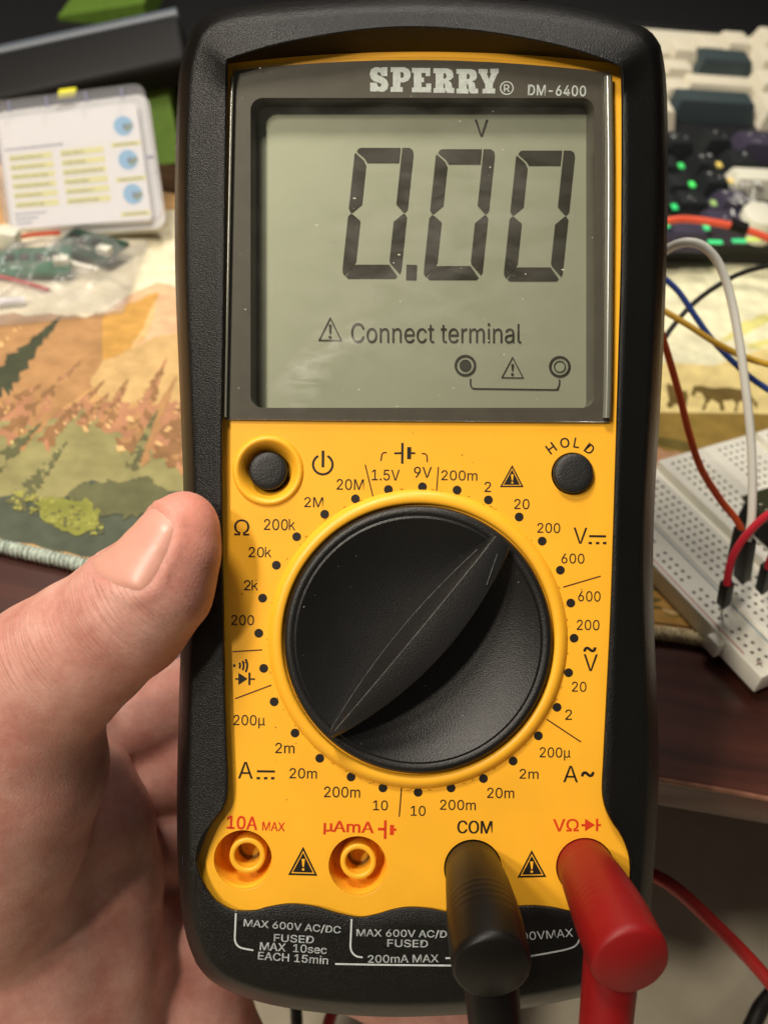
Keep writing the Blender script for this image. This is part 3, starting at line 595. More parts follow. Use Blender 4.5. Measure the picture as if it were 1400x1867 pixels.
# finger smears and haze on the window
def smear_mat(name, amount, lo_, hi_, scale):
    m = bpy.data.materials.new(name); m.use_nodes = True; nt = m.node_tree; nt.nodes.clear(); L = nt.links
    out = nt.nodes.new('ShaderNodeOutputMaterial'); tr = nt.nodes.new('ShaderNodeBsdfTransparent'); df = nt.nodes.new('ShaderNodeBsdfDiffuse'); df.inputs[0].default_value = (.85, .85, .80, 1); mx = nt.nodes.new('ShaderNodeMixShader')
    tc = nt.nodes.new('ShaderNodeTexCoord'); mp_ = nt.nodes.new('ShaderNodeMapping'); mp_.inputs['Rotation'].default_value = (0, 0, math.radians(35)); mp_.inputs['Scale'].default_value = scale
    no = nt.nodes.new('ShaderNodeTexNoise'); no.inputs['Scale'].default_value = 1; no.inputs['Detail'].default_value = 5; no.inputs['Distortion'].default_value = .6
    at_ = nt.nodes.new('ShaderNodeAttribute'); at_.attribute_name = 'fade'
    mr = nt.nodes.new('ShaderNodeMapRange'); mr.inputs[1].default_value = lo_; mr.inputs[2].default_value = hi_; mr.inputs[3].default_value = 0; mr.inputs[4].default_value = amount
    ml = nt.nodes.new('ShaderNodeMath'); ml.operation = 'MULTIPLY'
    L.new(tc.outputs['Object'], mp_.inputs[0]); L.new(mp_.outputs[0], no.inputs['Vector']); L.new(no.outputs['Fac'], mr.inputs[0]); L.new(mr.outputs[0], ml.inputs[0]); L.new(at_.outputs['Fac'], ml.inputs[1])
    L.new(ml.outputs[0], mx.inputs[0]); L.new(tr.outputs[0], mx.inputs[1]); L.new(df.outputs[0], mx.inputs[2]); L.new(mx.outputs[0], out.inputs[0]); return m
def smear(nm, cx, cy, rx, ry, ang, m, h, n=16):
    V = []; fd = []; Fc = []; ca, sa = math.cos(math.radians(ang)), math.sin(math.radians(ang))
    for j in range(n + 1):
        for i in range(n + 1):
            u, v = -1 + 2 * i / n, -1 + 2 * j / n; x, y = u * rx, v * ry
            V.append(P(cx + x * ca + y * sa, cy - x * sa + y * ca, h)); fd.append(max(0, 1 - u * u) * max(0, 1 - v * v))
    for j in range(n):
        for i in range(n): Fc.append([j * (n + 1) + i, j * (n + 1) + i + 1, (j + 1) * (n + 1) + i + 1, (j + 1) * (n + 1) + i])
    o = mk(nm, V, Fc, m, LENS, local=True, smooth=0); a = o.data.attributes.new('fade', 'FLOAT', 'POINT'); a.data.foreach_set('value', np.array(fd, np.float32)); return o
sm1 = smear_mat('smear_film', .30, .42, .75, (170, 430, 100)); sm2 = smear_mat('haze_film', .10, .35, .8, (120, 260, 100))
smear('smudge', 570, 668, 95, 42, 52, sm1, 1.475); smear('smudge', 640, 612, 60, 24, 25, sm1, 1.478)
smear('smudge', 770, 440, 325, 300, 0, sm2, 1.49)
# ---- buttons
for nm, (x, y), top, r in (('power_button', PWR, .35, 3.5), ('hold_button', HLD, 1.5, 3.62)):
    c = P(x, y, 0); mk(nm, *lathe([(r, -3.2), (r, top - .5), (r - .12, top - .2), (r - .45, top), (r * .6, top + .08), (.02, top + .12)], c[0], c[1], 64, cap0=True), btn, METER, local=True, smooth=60)

# ---- rotary knob: dished disc with a tall blade
c = P(*KN, 1.)
prof = [(23.0, -1.), (24.2, -.6), (24.25, 1.2), (24.1, 1.9), (23.6, 2.35), (22.9, 2.4), (22.4, 2.1)]
prof += [(r, -2. + 4.3 * (r / 22.) ** 3) for r in (22, 21, 19.5, 18, 16, 14, 12, 10, 8, 6, 4, 2, .02)]
KNOB = mk('rotary_knob', *lathe(prof, c[0], c[1], 128, cap0=False), blackp, METER, local=True, smooth=50)
A_ = np.array(P(602, 1338, 3)); B_ = np.array(P(902, 977, 3)); ax = (B_ - A_); Lk = np.linalg.norm(ax[:2]); ax = ax / Lk; pr = np.array([-ax[1], ax[0], 0])   # pr points up-left
nb = 60; rows = []
for k in range(nb + 1):
    t = k / nb; s = A_ + ax * Lk * t; s[2] = 0
    bul = math.sin(math.pi * t) ** .8
    zt = 2.6 + 6.4 * math.sin(math.pi * (.07 + .86 * t)) ** .6
    tl = .12 * bul; arc_ = .22 + 2.3 * bul; lft = .45 + 4.0 * bul ** 1.2; trr = -(.35 * (1 - t) + 3.0 * t + 3.8 * bul); rb = trr - .3 - 1.4 * bul
    rows.append([s + pr * lft + [0, 0, -2. + 3.2 * (2 * abs(t - .5)) ** 2.4], s + pr * arc_ + [0, 0, zt * .62], s + pr * (tl + .22) + [0, 0, zt - .2], s + pr * tl + [0, 0, zt], s + pr * (tl * .5 + trr * .5) + [0, 0, zt + .12], s + pr * trr + [0, 0, zt - .25], s + pr * (trr - .2) + [0, 0, zt - .6], s + pr * rb + [0, 0, -2.]])
V = np.array(rows).reshape(-1, 3); w_ = 8
Fc = [[i * w_ + j, (i + 1) * w_ + j, (i + 1) * w_ + j + 1, i * w_ + j + 1] for i in range(nb) for j in range(w_ - 1)] + [list(range(w_)), [nb * w_ + j for j in range(w_)][::-1]]
BL = mk('grip_ridge', V, Fc, blackp, KNOB, local=True, smooth=28)
rows = np.array(rows)
# worn, shiny edges and the pointer cut
wear = mat('worn_or_lit_edge', (92, 94, 92), .35, .5, var=.5, vscale=900)
e1 = MB(); e1.add(*tube(rows[2:58, 3] + np.array([0, 0, .02]), .085, 6)); e1.add(*tube(rows[1:56, 1] + np.array([0, 0, .02]), .055, 6)); e1.build('worn_or_lit_edge', wear, BL, local=True)
pt = MB(); zz = lambda px, py: P(px, py, 0)
tp = rows[nb - 3, 4] - pr * .2; q2 = rows[nb - 10, 4] - pr * 1.6; q1 = rows[nb - 9, 4] + pr * 1.5
pt.add(*tube([tp + [0, 0, .02], q2 + [0, 0, .05]], .075, 6)); pt.build('pointer_line', wear, BL, local=True)
du = MB()
for k in range(42):
    a = rnd.uniform(0, 6.28); r = 23 * math.sqrt(rnd.random()); x, y = c[0] + r * math.cos(a), c[1] + r * math.sin(a); s = rnd.choice([.03, .04, .05, .09]); z = -1.93 + 4.3 * (min(r, 21.8) / 22.) ** 3
    du.add([(x + s * math.cos(t) * rnd.uniform(.5, 1.6), y + s * math.sin(t), z) for t in (0, 1.2, 2.5, 3.7, 5)], [list(range(5))])
tag(du.build('dust', MATS['dust_white'], KNOB, local=True, smooth=0), kind='stuff')

# ================================================================== test leads
def lead(nm, label, base_px, m, cable_m, drop, cable_pts, tilt):
    b0 = P(*base_px, -5); n0 = P(*base_px, 12); e0 = P(*base_px, 25) + tilt
    Mw = np.array(METER.matrix_world)
    METER_M = np.array(M4 @ Matrix.Translation((0, 0, -.2)))
    tow = lambda v: (np.asarray(v) * MM) @ METER_M[:3, :3].T + METER_M[:3, 3]
    w = lambda v: tow(v) / MM
    t = thing(nm, w(P(*base_px, 0)), label, 'test lead')
    X0 = P(*base_px, 0)[:2]
    dirv = np.array([tilt[0], tilt[1], 27.]);
    def at(s): return np.array([X0[0], X0[1], 0]) + np.array([tilt[0], tilt[1], 0]) * (np.clip(s - 4, 0, 99) / 22) ** 2 + np.array([0, 0, s])
    S = list(np.arange(-6, 30, .35)) + [30., 30.6, 31.]
    rr = [5.1 + 1.15 * float(np.clip((q - 4) / 20, 0, 1)) ** .8 + sum(.055 * math.exp(-((q - c_) / .38) ** 2) for c_ in (17.5, 19., 20.5, 22.)) for q in S]; rr[-3:] = [6.2, 6.0, 5.55]
    pts = np.array([w(at(s)) for s in S]); mb = MB(); mb.add(*tube(pts, rr, 40))
    e = at(23.5); dn = np.array(drop)
    q = np.array([w(e + np.array([0, 0, -1.5]) + dn * s) for s in (0, 4, 8, 12, 16, 22, 30)]); mb.add(*tube(q, [4.6, 4.6, 4.5, 4.4, 4.3, 4.1, 3.7], 28))
    mb.build('plug', m, t, smooth=60)
    cp = cr(np.vstack([q[-2:-1], q[-1:], *[W(*p)[None] for p in cable_pts]]), 10)
    V, Fc = tube(cp, 1.65, 14); mk('cable', V, Fc, cable_m, t, smooth=60)
    return t
redp = mat('red_plug_plastic', (128, 14, 16), .48, .3, var=.06, vscale=200, bump=.05, bscale=2000, sss=.1)
blkp = mat('black_plug_plastic', (15, 13, 11), .42, .24, var=.1, vscale=200, bump=.08, bscale=2000)
redc = mat('red_cable', (138, 22, 20), .45, .4); blkc = mat('black_cable', (26, 24, 23), .5, .4)
lead('red_test_lead', 'red right-angle banana plug pushed into the lower right jack, with its red cable', JK[3], redp, redc, (-.10, -1, .04),
    [(1110, 2060, 175), (1200, 2150, 200), (1400, 2090, 230), (1500, 1930, 255), (1402, 1790, 262), (1300, 1683, 266), (1195, 1597, 270), (1050, 1560, 285), (880, 1640, 300), (690, 1740, 305), (608, 1840, 300), (590, 1960, 300), (600, 2100, 300)], np.array([1.0, -3.2, 0]))
lead('black_test_lead', 'black right-angle banana plug pushed into the jack marked COM, with its black cable', JK[2], blkp, blkc, (.10, -1, .04),
    [(960, 2060, 180), (900, 2180, 220), (700, 2150, 280), (560, 2000, 300), (541, 1860, 300), (548, 1780, 300), (600, 1700, 300), (700, 1690, 302)], np.array([.3, -3.6, 0]))
V, Fc = tube(cr([W(1300, 1990, 300), W(1365, 1880, 300), W(1392, 1830, 303), W(1440, 1790, 308), W(1540, 1770, 315)], 10), 2.4, 12)
tag(mk('cable', V, Fc, blkc, smooth=60), 'short bend of thick black cable in the bottom right corner above the floor', 'cable')
V, Fc = tube(cr([W(740, 1800, 318), W(765, 1852, 320), W(785, 1880, 322), W(820, 1960, 325)], 8), .6, 8)
tag(mk('cable', V, Fc, blkc, smooth=60), 'thin dark wire hanging under the bottom end of the meter', 'cable')

# ================================================================== the hand (one continuous skin)
def C3(px, py, d): return np.array([(px - 700) / FP * d, (933 - py) / FP * d, -d])
chains = [
 ([(336, 957, 190.5, 5.9), (320, 1000, 190.5, 7.6), (288, 1065, 191, 9.5), (232, 1120, 193, 11.0), (152, 1180, 197, 12.0), (95, 1224, 201, 13.4), (28, 1290, 206, 15.6), (-40, 1420, 213, 20), (-60, 1600, 222, 20)], 2.5),
 ([(20, 1330, 208, 15.5), (45, 1400, 212, 15.5), (15, 1500, 216, 15.2), (-40, 1620, 222, 16)], 5),
 ([(150, 1430, 238, 11.5), (185, 1500, 238, 11), (196, 1600, 241, 11.8), (188, 1750, 244, 13.2), (165, 1920, 246, 15), (150, 2060, 248, 18)], 4),
 ([(20, 1500, 236, 20), (60, 1700, 240, 21), (50, 1900, 243, 24), (40, 2080, 246, 26)], 5),
 ([(230, 1690, 258, 15), (330, 1800, 262, 15), (372, 1950, 262, 16), (360, 2080, 262, 18)], 5),
 ([(100, 1340, 246, 13), (190, 1345, 256, 10.6), (350, 1275, 256, 9.6), (520, 1205, 244, 8.6), (640, 1195, 241, 7.4)], 3),
 ([(140, 1450, 250, 12), (215, 1440, 259, 10.4), (370, 1400, 256, 9.8), (560, 1372, 246.5, 8.7), (690, 1368, 242, 7.5)], 3),
 ([(150, 1560, 252, 13), (240, 1545, 259, 10.3), (410, 1530, 256, 9.4), (590, 1522, 246.5, 8.4), (700, 1518, 242, 7.3)], 3),
 ([(200, 1670, 254, 13), (300, 1680, 257, 9.5), (470, 1722, 255, 8.2), (700, 1808, 251, 7.2), (900, 1872, 247, 6.3)], 3)]
PRIM = [([(C3(*q[:3]), q[3]) for q in ch], k) for ch, k in chains]
def smin(a, b, k):
    h = np.clip(.5 + .5 * (b - a) / k, 0, 1); return b + (a - b) * h - k * h * (1 - h)
def seg_d(p, a, ra, b, rb):
    ab = b - a; t = np.clip(((p - a) @ ab) / (ab @ ab), 0, 1); return np.linalg.norm(p - a - t[..., None] * ab, axis=-1) - (ra + (rb - ra) * t)
def sdf(p):
    tot = None
    for ch, k in PRIM:
        d = None
        for (a, ra), (b, rb) in zip(ch[:-1], ch[1:]):
            s = seg_d(p, a, ra, b, rb); d = s if d is None else smin(d, s, 2.5)
        tot = d if tot is None else smin(tot, d, k)
    return tot
allc = np.array([c for ch, _ in PRIM for c, r in ch]); allr = np.array([r for ch, _ in PRIM for c, r in ch])
lo = (allc - allr[:, None]).min(0) - 3; hi = (allc + allr[:, None]).max(0) + 3
VX = 1.15; dims = np.ceil((hi - lo) / VX).astype(int)
g = [lo[i] + VX * np.arange(dims[i]) for i in range(3)]
vol = np.empty(dims, np.float32)
for i in range(dims[0]):
    yy, zz_ = np.meshgrid(g[1], g[2], indexing='ij'); vol[i] = sdf(np.stack([np.full_like(yy, g[0][i]), yy, zz_], -1))
ins = vol < 0
cells = np.zeros(np.array(dims) - 1, np.int8)
for dx in (0, 1):
    for dy in (0, 1):
        for dz in (0, 1): cells += ins[dx:dims[0] - 1 + dx, dy:dims[1] - 1 + dy, dz:dims[2] - 1 + dz]
act = (cells > 0) & (cells < 8); idx = -np.ones(act.shape, int); idx[act] = np.arange(act.sum())
hv = np.argwhere(act) * VX + lo + VX / 2
def grad(p, e=.15):
    g_ = np.stack([sdf(p + np.eye(3)[i] * e) - sdf(p - np.eye(3)[i] * e) for i in range(3)], -1); return g_ / (np.linalg.norm(g_, axis=1)[:, None] + 1e-9)
for _ in range(4):
    n_ = grad(hv); hv = hv - n_ * np.clip(sdf(hv), -1, 1)[:, None]
hf = []
for axi in range(3):
    sl0 = [slice(None)] * 3; sl1 = [slice(None)] * 3; sl0[axi] = slice(0, -1); sl1[axi] = slice(1, None)
    e = ins[tuple(sl0)] != ins[tuple(sl1)]; pos = np.argwhere(e); b1, b2 = [(1, 2), (2, 0), (0, 1)][axi]
    ok = (pos[:, b1] > 0) & (pos[:, b2] > 0) & (pos[:, b1] < dims[b1] - 1) & (pos[:, b2] < dims[b2] - 1); pos = pos[ok]
    inside = ins[pos[:, 0], pos[:, 1], pos[:, 2]]
    def cidx(o1, o2):
        q = pos.copy(); q[:, b1] += o1; q[:, b2] += o2; return idx[q[:, 0], q[:, 1], q[:, 2]]
    qd = np.stack([cidx(-1, -1), cidx(0, -1), cidx(0, 0), cidx(-1, 0)], 1); qd[~inside] = qd[~inside][:, ::-1]; hf.append(qd)
hf = np.vstack(hf)
# thumb frame: along the last bone, facing angle round it
TA = C3(288, 1065, 191); TB = C3(336, 957, 190.5); ta = (TB - TA) / np.linalg.norm(TB - TA)
tc_ = np.array([0, 0, 1.]) - ta * ta[2]; tc_ /= np.linalg.norm(tc_); tl_ = np.cross(tc_, ta); 
if tl_[0] > 0: tl_ = -tl_
def tang(p):
    d = p - TA; t = d @ ta; q = d - t[..., None] * ta; return t, np.degrees(np.arctan2(q @ tl_, q @ tc_)), np.linalg.norm(q, axis=-1)
NC, NW, T0, T1 = 42., 50., -1.8, 12.9
def nail_q(t, a): return (np.abs((t - (T0 + T1) / 2) / ((T1 - T0) / 2)) ** 3.5 + np.abs((a - NC) / NW) ** 3.5)
# refine the skin near the thumb so folds have room
t_, a_, r_ = tang(hv); q_ = nail_q(t_, a_); near = (r_ < 13) & (t_ > -8)
nrm = grad(hv); disp = np.zeros(len(hv))
disp += np.where(near, .42 * np.exp(-((q_ - 1.3) / .35) ** 2) - .42 * (q_ < 1.0) * (1 - q_ ** 4), 0)
hv2 = hv + nrm * disp[:, None]
towm = lambda v: np.asarray(v) @ R_.T + CAM
skin = bpy.data.materials.new('skin'); skin.use_nodes = True; nt = skin.node_tree; L = nt.links; b = nt.nodes['Principled BSDF']
tcn = nt.nodes.new('ShaderNodeTexCoord')
def noise(sc, det=4, rough=.5):
    n_ = nt.nodes.new('ShaderNodeTexNoise'); n_.inputs['Scale'].default_value = sc; n_.inputs['Detail'].default_value = det; n_.inputs['Roughness'].default_value = rough; L.new(tcn.outputs['Object'], n_.inputs['Vector']); return n_
n1 = noise(95, 8, .65); ramp = nt.nodes.new('ShaderNodeValToRGB'); ramp.color_ramp.elements[0].position = .3; ramp.color_ramp.elements[1].position = .72
ramp.color_ramp.elements[0].color = lin((188, 124, 111)); ramp.color_ramp.elements[1].color = lin((221, 173, 159)); L.new(n1.outputs['Fac'], ramp.inputs[0])
at = nt.nodes.new('ShaderNodeAttribute'); at.attribute_name = 'flush'
mx = nt.nodes.new('ShaderNodeMix'); mx.data_type = 'RGBA'; mx.inputs[7].default_value = lin((224, 136, 116)); L.new(at.outputs['Fac'], mx.inputs[0]); L.new(ramp.outputs[0], mx.inputs[6])
n4 = noise(900, 3); mx2 = nt.nodes.new('ShaderNodeMix'); mx2.data_type = 'RGBA'; mx2.blend_type = 'MULTIPLY'; mx2.inputs[0].default_value = .16; L.new(mx.outputs[2], mx2.inputs[6]); L.new(n4.outputs['Fac'], mx2.inputs[7])
L.new(mx2.outputs[2], b.inputs['Base Color'])
b.inputs['Roughness'].default_value = .52; b.inputs['Specular IOR Level'].default_value = .35
b.inputs['Subsurface Weight'].default_value = .3; b.inputs['Subsurface Radius'].default_value = (1, .4, .22); b.inputs['Subsurface Scale'].default_value = .0014
vo = nt.nodes.new('ShaderNodeTexVoronoi'); vo.inputs['Scale'].default_value = 1100; vo.feature = 'DISTANCE_TO_EDGE'
wn = noise(500, 2); L.new(tcn.outputs['Object'], vo.inputs['Vector'])
kn = nt.nodes.new('ShaderNodeAttribute'); kn.attribute_name = 'knuckle'; uu = nt.nodes.new('ShaderNodeAttribute'); uu.attribute_name = 'along'
cmb = nt.nodes.new('ShaderNodeCombineXYZ'); L.new(uu.outputs['Vector'], cmb.inputs[0])
nk = nt.nodes.new('ShaderNodeTexNoise'); nk.inputs['Scale'].default_value = 1; nk.inputs['Detail'].default_value = 3; L.new(uu.outputs['Vector'], nk.inputs['Vector'])
mul = nt.nodes.new('ShaderNodeMath'); mul.operation = 'MULTIPLY'; L.new(nk.outputs['Fac'], mul.inputs[0]); L.new(kn.outputs['Fac'], mul.inputs[1])
m3 = nt.nodes.new('ShaderNodeMath'); m3.operation = 'MULTIPLY'; m3.inputs[1].default_value = .16; L.new(vo.outputs['Distance'], m3.inputs[0])
ad = nt.nodes.new('ShaderNodeMath'); ad.operation = 'MULTIPLY_ADD'; ad.inputs[1].default_value = 1.7; L.new(mul.outputs[0], ad.inputs[0]); L.new(m3.outputs[0], ad.inputs[2])
bp = nt.nodes.new('ShaderNodeBump'); bp.inputs['Strength'].default_value = .75; bp.inputs['Distance'].default_value = .0005; L.new(ad.outputs[0], bp.inputs['Height']); L.new(bp.outputs[0], b.inputs['Normal'])
HAND = mk('hand', towm(hv2), hf, skin, smooth=180, base=towm(C3(60, 1900, 240)))
tag(HAND, 'bare left hand gripping the multimeter from its left side, thumb on the holster', 'hand')
me = HAND.data
TI = C3(180, 1150, 195)                                                # the joint behind the nail
dI = np.linalg.norm(hv - TI, axis=1); axI = (C3(288, 1065, 191) - C3(95, 1224, 201)); axI /= np.linalg.norm(axI)
knv = np.exp(-((hv - C3(205, 1110, 182)) ** 2).sum(1) / 60.) + .8 * np.exp(-((hv - C3(40, 1190, 190)) ** 2).sum(1) / 70.)
for nm_, dat, ty in (('knuckle', knv, 'FLOAT'), ('flush', np.clip(np.exp(-((hv - C3(350, 940, 188)) ** 2).sum(1) / 60.) * .6 + .25 * np.exp(-((hv - C3(170, 1270, 200)) ** 2).sum(1) / 150.), 0, 1), 'FLOAT')):
    a = me.attributes.new(nm_, ty, 'POINT'); a.data.foreach_set('value', dat.astype(np.float32))
al = np.stack([(hv @ axI) * 1.5, (hv @ tl_) * .12, (hv[:, 2]) * .12], 1); a = me.attributes.new('along', 'FLOAT_VECTOR', 'POINT'); a.data.foreach_set('vector', al.astype(np.float32).ravel())
# nail plate
nu, nv_ = 34, 30; NV = []
for i in range(nu):
    for j in range(nv_):
        u = -1 + 2 * i / (nu - 1); v = -1 + 2 * j / (nv_ - 1)
        uu_, vv_ = u * math.sqrt(1 - v * v * .32), v * math.sqrt(1 - u * u * .22)
        t = (T0 + T1) / 2 + uu_ * (T1 - T0) / 2 * .97; a = math.radians(NC + vv_ * NW * .95); dirn = tc_ * math.cos(a) + tl_ * math.sin(a); o0 = TA + ta * t
        r0, r1 = 0., 16.
        for _ in range(26):
            rm = (r0 + r1) / 2
            if sdf((o0 + dirn * rm)[None])[0] < 0: r0 = rm
            else: r1 = rm
        rim = max(abs(u), abs(v)); NV.append(o0 + dirn * (r0 + .16 - .50 * rim ** 8))
nf = [[i * nv_ + j, (i + 1) * nv_ + j, (i + 1) * nv_ + j + 1, i * nv_ + j + 1] for i in range(nu - 1) for j in range(nv_ - 1)]
nailm = mat('fingernail', (208, 154, 138), .36, .5, var=.05, vscale=150, bump=.06, bscale=700, sss=.2)
mk('fingernail', towm(NV), nf, nailm, HAND, smooth=180)

# ================================================================== breadboard
HB = 9.5
O = D(1360, 1105, HB); exb = D(1371.8, 1116.8, HB) - O; exb /= np.linalg.norm(exb); eyb = D(1372.5, 1100.2, HB) - O; eyb -= eyb @ exb * exb; eyb /= np.linalg.norm(eyb); ez = np.array([0, 0, 1.])
BB = lambda a, b_, z: O * np.array([1, 1, 0]) + exb * a + eyb * b_ + ez * z
white = mat('breadboard_plastic', (245, 243, 230), .5, .4, var=.03, vscale=60)
hole = mat('contact_hole', (78, 72, 58), .7, .2, var=.25, vscale=700)
bt = thing('breadboard', BB(-18, 25, MAT_T), 'white solderless breadboard lying diagonally across the mat edge', 'breadboard')
bbm = MB(); A0, A1 = -58.6, 20.4
def bar(a0, a1, b0, b1, z0, z1, mi=0, bev=.4, mb=None): (mb or bbm).add(*box(BB((a0 + a1) / 2, (b0 + b1) / 2, (z0 + z1) / 2), exb, eyb, ez, abs(a1 - a0) / 2, abs(b1 - b0) / 2, (z1 - z0) / 2, bev), mi)
Z0 = MAT_T + .2
bar(A0, A1, -13.7, -2.2, Z0, HB - .3); bar(A0, A1, -2.15, 13.2, Z0, HB); bar(A0, A1, 13.25, 17.7, Z0, HB - 2.6); bar(A0, A1, 17.75, 36, Z0, HB); bar(A0, A1, 36.2, 55.6, Z0, HB); bar(A0, A1, 55.65, 59.4, Z0, HB - 2.6); bar(A0, A1, 59.45, 90, Z0, HB)
for a in (5.2, -38): bar(a - 2.2, a + 2.2, -16.2, -13.8, Z0 + .6, HB - 1.2, 0, .3)
bbm.build('board_body', white, bt, smooth=30)
hm = MB()
def holes(b_, z, skip=()):
    k = 0; a = -55.6
    while a < A1 - 2.5:
        if k not in skip:
            s = .47; q = [BB(a + i * s, b_ + j * s, z + .012) for i, j in ((-1, -1), (1, -1), (1, 1), (-1, 1))]; hm.add(q, [[0, 1, 2, 3]])
        a += 2.54; k += 1
for r in range(5): holes(r * 2.54 + .6, HB); holes(21.3 + r * 2.54, HB); holes(40.9 + r * 2.54, HB); holes(62.5 + r * 2.54, HB)
gaps = (5, 11, 17, 23); holes(-10.1, HB - .3, gaps); holes(-7.5, HB - .3, gaps)
hm.build('contact_holes', hole, bt, smooth=0)
for b_, cc, nm_, a1 in ((-12.5, (196, 104, 92), 'red_stripe', 12.5), (-3.3, (86, 128, 148), 'blue_stripe', 18.5)):
    mk(nm_, [BB(a, b_ + s * .22, HB - .285) for a, s in ((-56, -1), (a1, -1), (a1, 1), (-56, 1))], [[0, 1, 2, 3]], mat(nm_, cc, .5), bt, smooth=0)
pl = MB()
for (da, db) in ((1.1, .2), (.2, 1.1)): pl.add([BB(16.6 + i * da, -11.0 + j * db, HB - .283 + da * .004) for i, j in ((-1, -1), (1, -1), (1, 1), (-1, 1))], [[0, 1, 2, 3]])
pl.build('plus_sign', mat('plus_ink', (120, 62, 52), .5), bt, smooth=0)

# ---- jumper wires (each its own thing)
conn = mat('connector_black', (15, 14, 13), .6, .25)
def jumper(label, col, pts, r, con=None, pin=None, nm='jumper_wire'):
    w = np.array([W(*p) for p in pts])
    if pts[0][0] < 1200: w = np.vstack([[D(pts[0][0] - 190, pts[0][1] + 130, 4.5)], [D(pts[0][0] - 120, pts[0][1] + 60, 9)], w])
    t = thing(nm, w[0], label, 'jumper wire', 'jumper wires around the breadboard')
    V, Fc = tube(cr(w, 10), r, 12); mk('cable', V, Fc, mat('wire_' + '_'.join(map(str, col)), col, .42, .4), t, smooth=60)
    if con:
        a, b_, s0, s1 = con; a = np.array(a); b_ = np.array(b_); d = (b_ - a); Lc = np.linalg.norm(d); d /= Lc
        x_ = np.cross(d, [0, 0, 1.]); x_ = exb - d * (exb @ d); x_ /= np.linalg.norm(x_); y_ = np.cross(d, x_)
        mk('connector', *box((a + b_) / 2, x_, y_, d, s0, s1, Lc / 2, .25), conn, t, smooth=30)
    if pin: mk('pin', *tube([np.array(pin[0]), np.array(pin[1])], .33, 8), mat('pin_metal', (190, 186, 176), .25, metal=1.), t)
    return t
def up(px, py, h): return D(px, py, h)
jumper('white jumper wire arching high beside the meter and down into the breadboard', (232, 232, 224), [(1150, 520, 268), (1195, 472, 266), (1222, 450, 264), (1254, 441, 262), (1285, 451, 262), (1312, 485, 263), (1332, 545, 264), (1348, 630, 265), (1360, 720, 266), (1368, 800, 267), (1371, 880, 268), (1369, 950, 269), (1361, 985, 270)], 1.08, (W(1361, 982, 270), W(1352, 1052, 290), 1.9, 1.5))
jumper('orange red jumper wire curving down from the meter edge to the breadboard', (228, 92, 46), [(1170, 520, 270), (1195, 580, 270), (1215, 640, 270), (1238, 720, 271), (1257, 795, 272), (1278, 855, 274), (1312, 910, 277), (1340, 945, 279), (1354, 972, 281)], .92, (W(1352, 962, 280), W(1338, 1022, 294), 1.5, 1.5))
jumper('blue jumper wire crossing under the white one', (32, 62, 132), [(1150, 470, 300), (1200, 500, 298), (1235, 530, 297), (1268, 578, 296), (1300, 622, 295), (1345, 668, 294), (1380, 697, 293), (1440, 735, 292)], .85)
jumper('mustard yellow jumper wire sloping across the pale part of the mat', (198, 156, 48), [(1150, 525, 296), (1200, 560, 294), (1250, 590, 292), (1300, 622, 290), (1350, 648, 289), (1400, 664, 288), (1460, 678, 288)], .85)
jumper('thin black jumper wire curving up behind the white one', (30, 28, 26), [(1150, 720, 305), (1198, 640, 308), (1222, 600, 310), (1258, 558, 313), (1300, 525, 316), (1350, 498, 318), (1410, 482, 320), (1470, 474, 322)], .75)
jumper('crimson jumper wire bowing into the front rail of the breadboard', (196, 36, 56), [(1470, 905, 258), (1425, 925, 262), (1390, 945, 265), (1356, 980, 268), (1335, 1015, 271), (1327, 1045, 273), (1325, 1066, 274)], 1.0, (W(1325, 1062, 274), W(1318, 1100, 286), 1.35, 1.35), (W(1318, 1098, 286), D(1314, 1119, HB - 1)))
t = jumper('black wire connector standing at the right edge of the frame', (150, 26, 40), [(1440, 985, 266), (1412, 1005, 268), (1402, 1022, 270), (1399, 1036, 271)], .9, (W(1399, 1030, 271), W(1389, 1074, 284), 1.35, 1.35))
tt = jumper('flat orange jumper cable with a black sleeve lying over the keyboard', (214, 84, 56), [(1150, 430, 392), (1200, 408, 392), (1230, 400, 392), (1262, 400, 392), (1300, 405, 391), (1340, 413, 390), (1380, 426, 389), (1440, 450, 388)], 1.35)
mk('sleeve', *tube([W(1331, 409, 390), W(1345, 413, 390), W(1360, 418, 390)], 2.4, 14), conn, tt, smooth=60)

# ---- development board bridging the breadboard
pcb = mat('module_green', (52, 54, 30), .5, .4, var=.25, vscale=500)
mt = thing('circuit_board', W(1400, 945, 279), 'small dark microcontroller board plugged into the breadboard at the right edge of the frame', 'circuit board')
cq = BB(-13, 34, 20)
mk('board', *box(BB(-12, 35, 17.5), exb, eyb, ez, 17, 13, .8, .1), pcb, mt, smooth=0)
for b_ in (23.5, 46.5): mk('pin_header', *box(BB(-12, b_, 13.2), exb, eyb, ez, 16, 1.25, 3.4, .1), conn, mt, smooth=0)
hd = MB()
for k in range(12): hd.add(*box(BB(-26 + k * 2.54, 23.6, 18.6), exb, eyb, ez, .6, .6, .5, .1))
hd.build('solder_joints', mat('solder', (170, 168, 150), .3, metal=.8), mt)
mk('chip', *box(BB(-14, 36, 19), exb, eyb, ez, 6, 5, .8, .15), mat('chip_black', (28, 28, 28), .35), mt, smooth=0)
mk('metal_can', *box(BB(-19, 27.5, 19.2), exb, eyb, ez, 3.2, 2, 1, .2), mat('can_metal', (200, 190, 180), .3, metal=.9), mt, smooth=0)

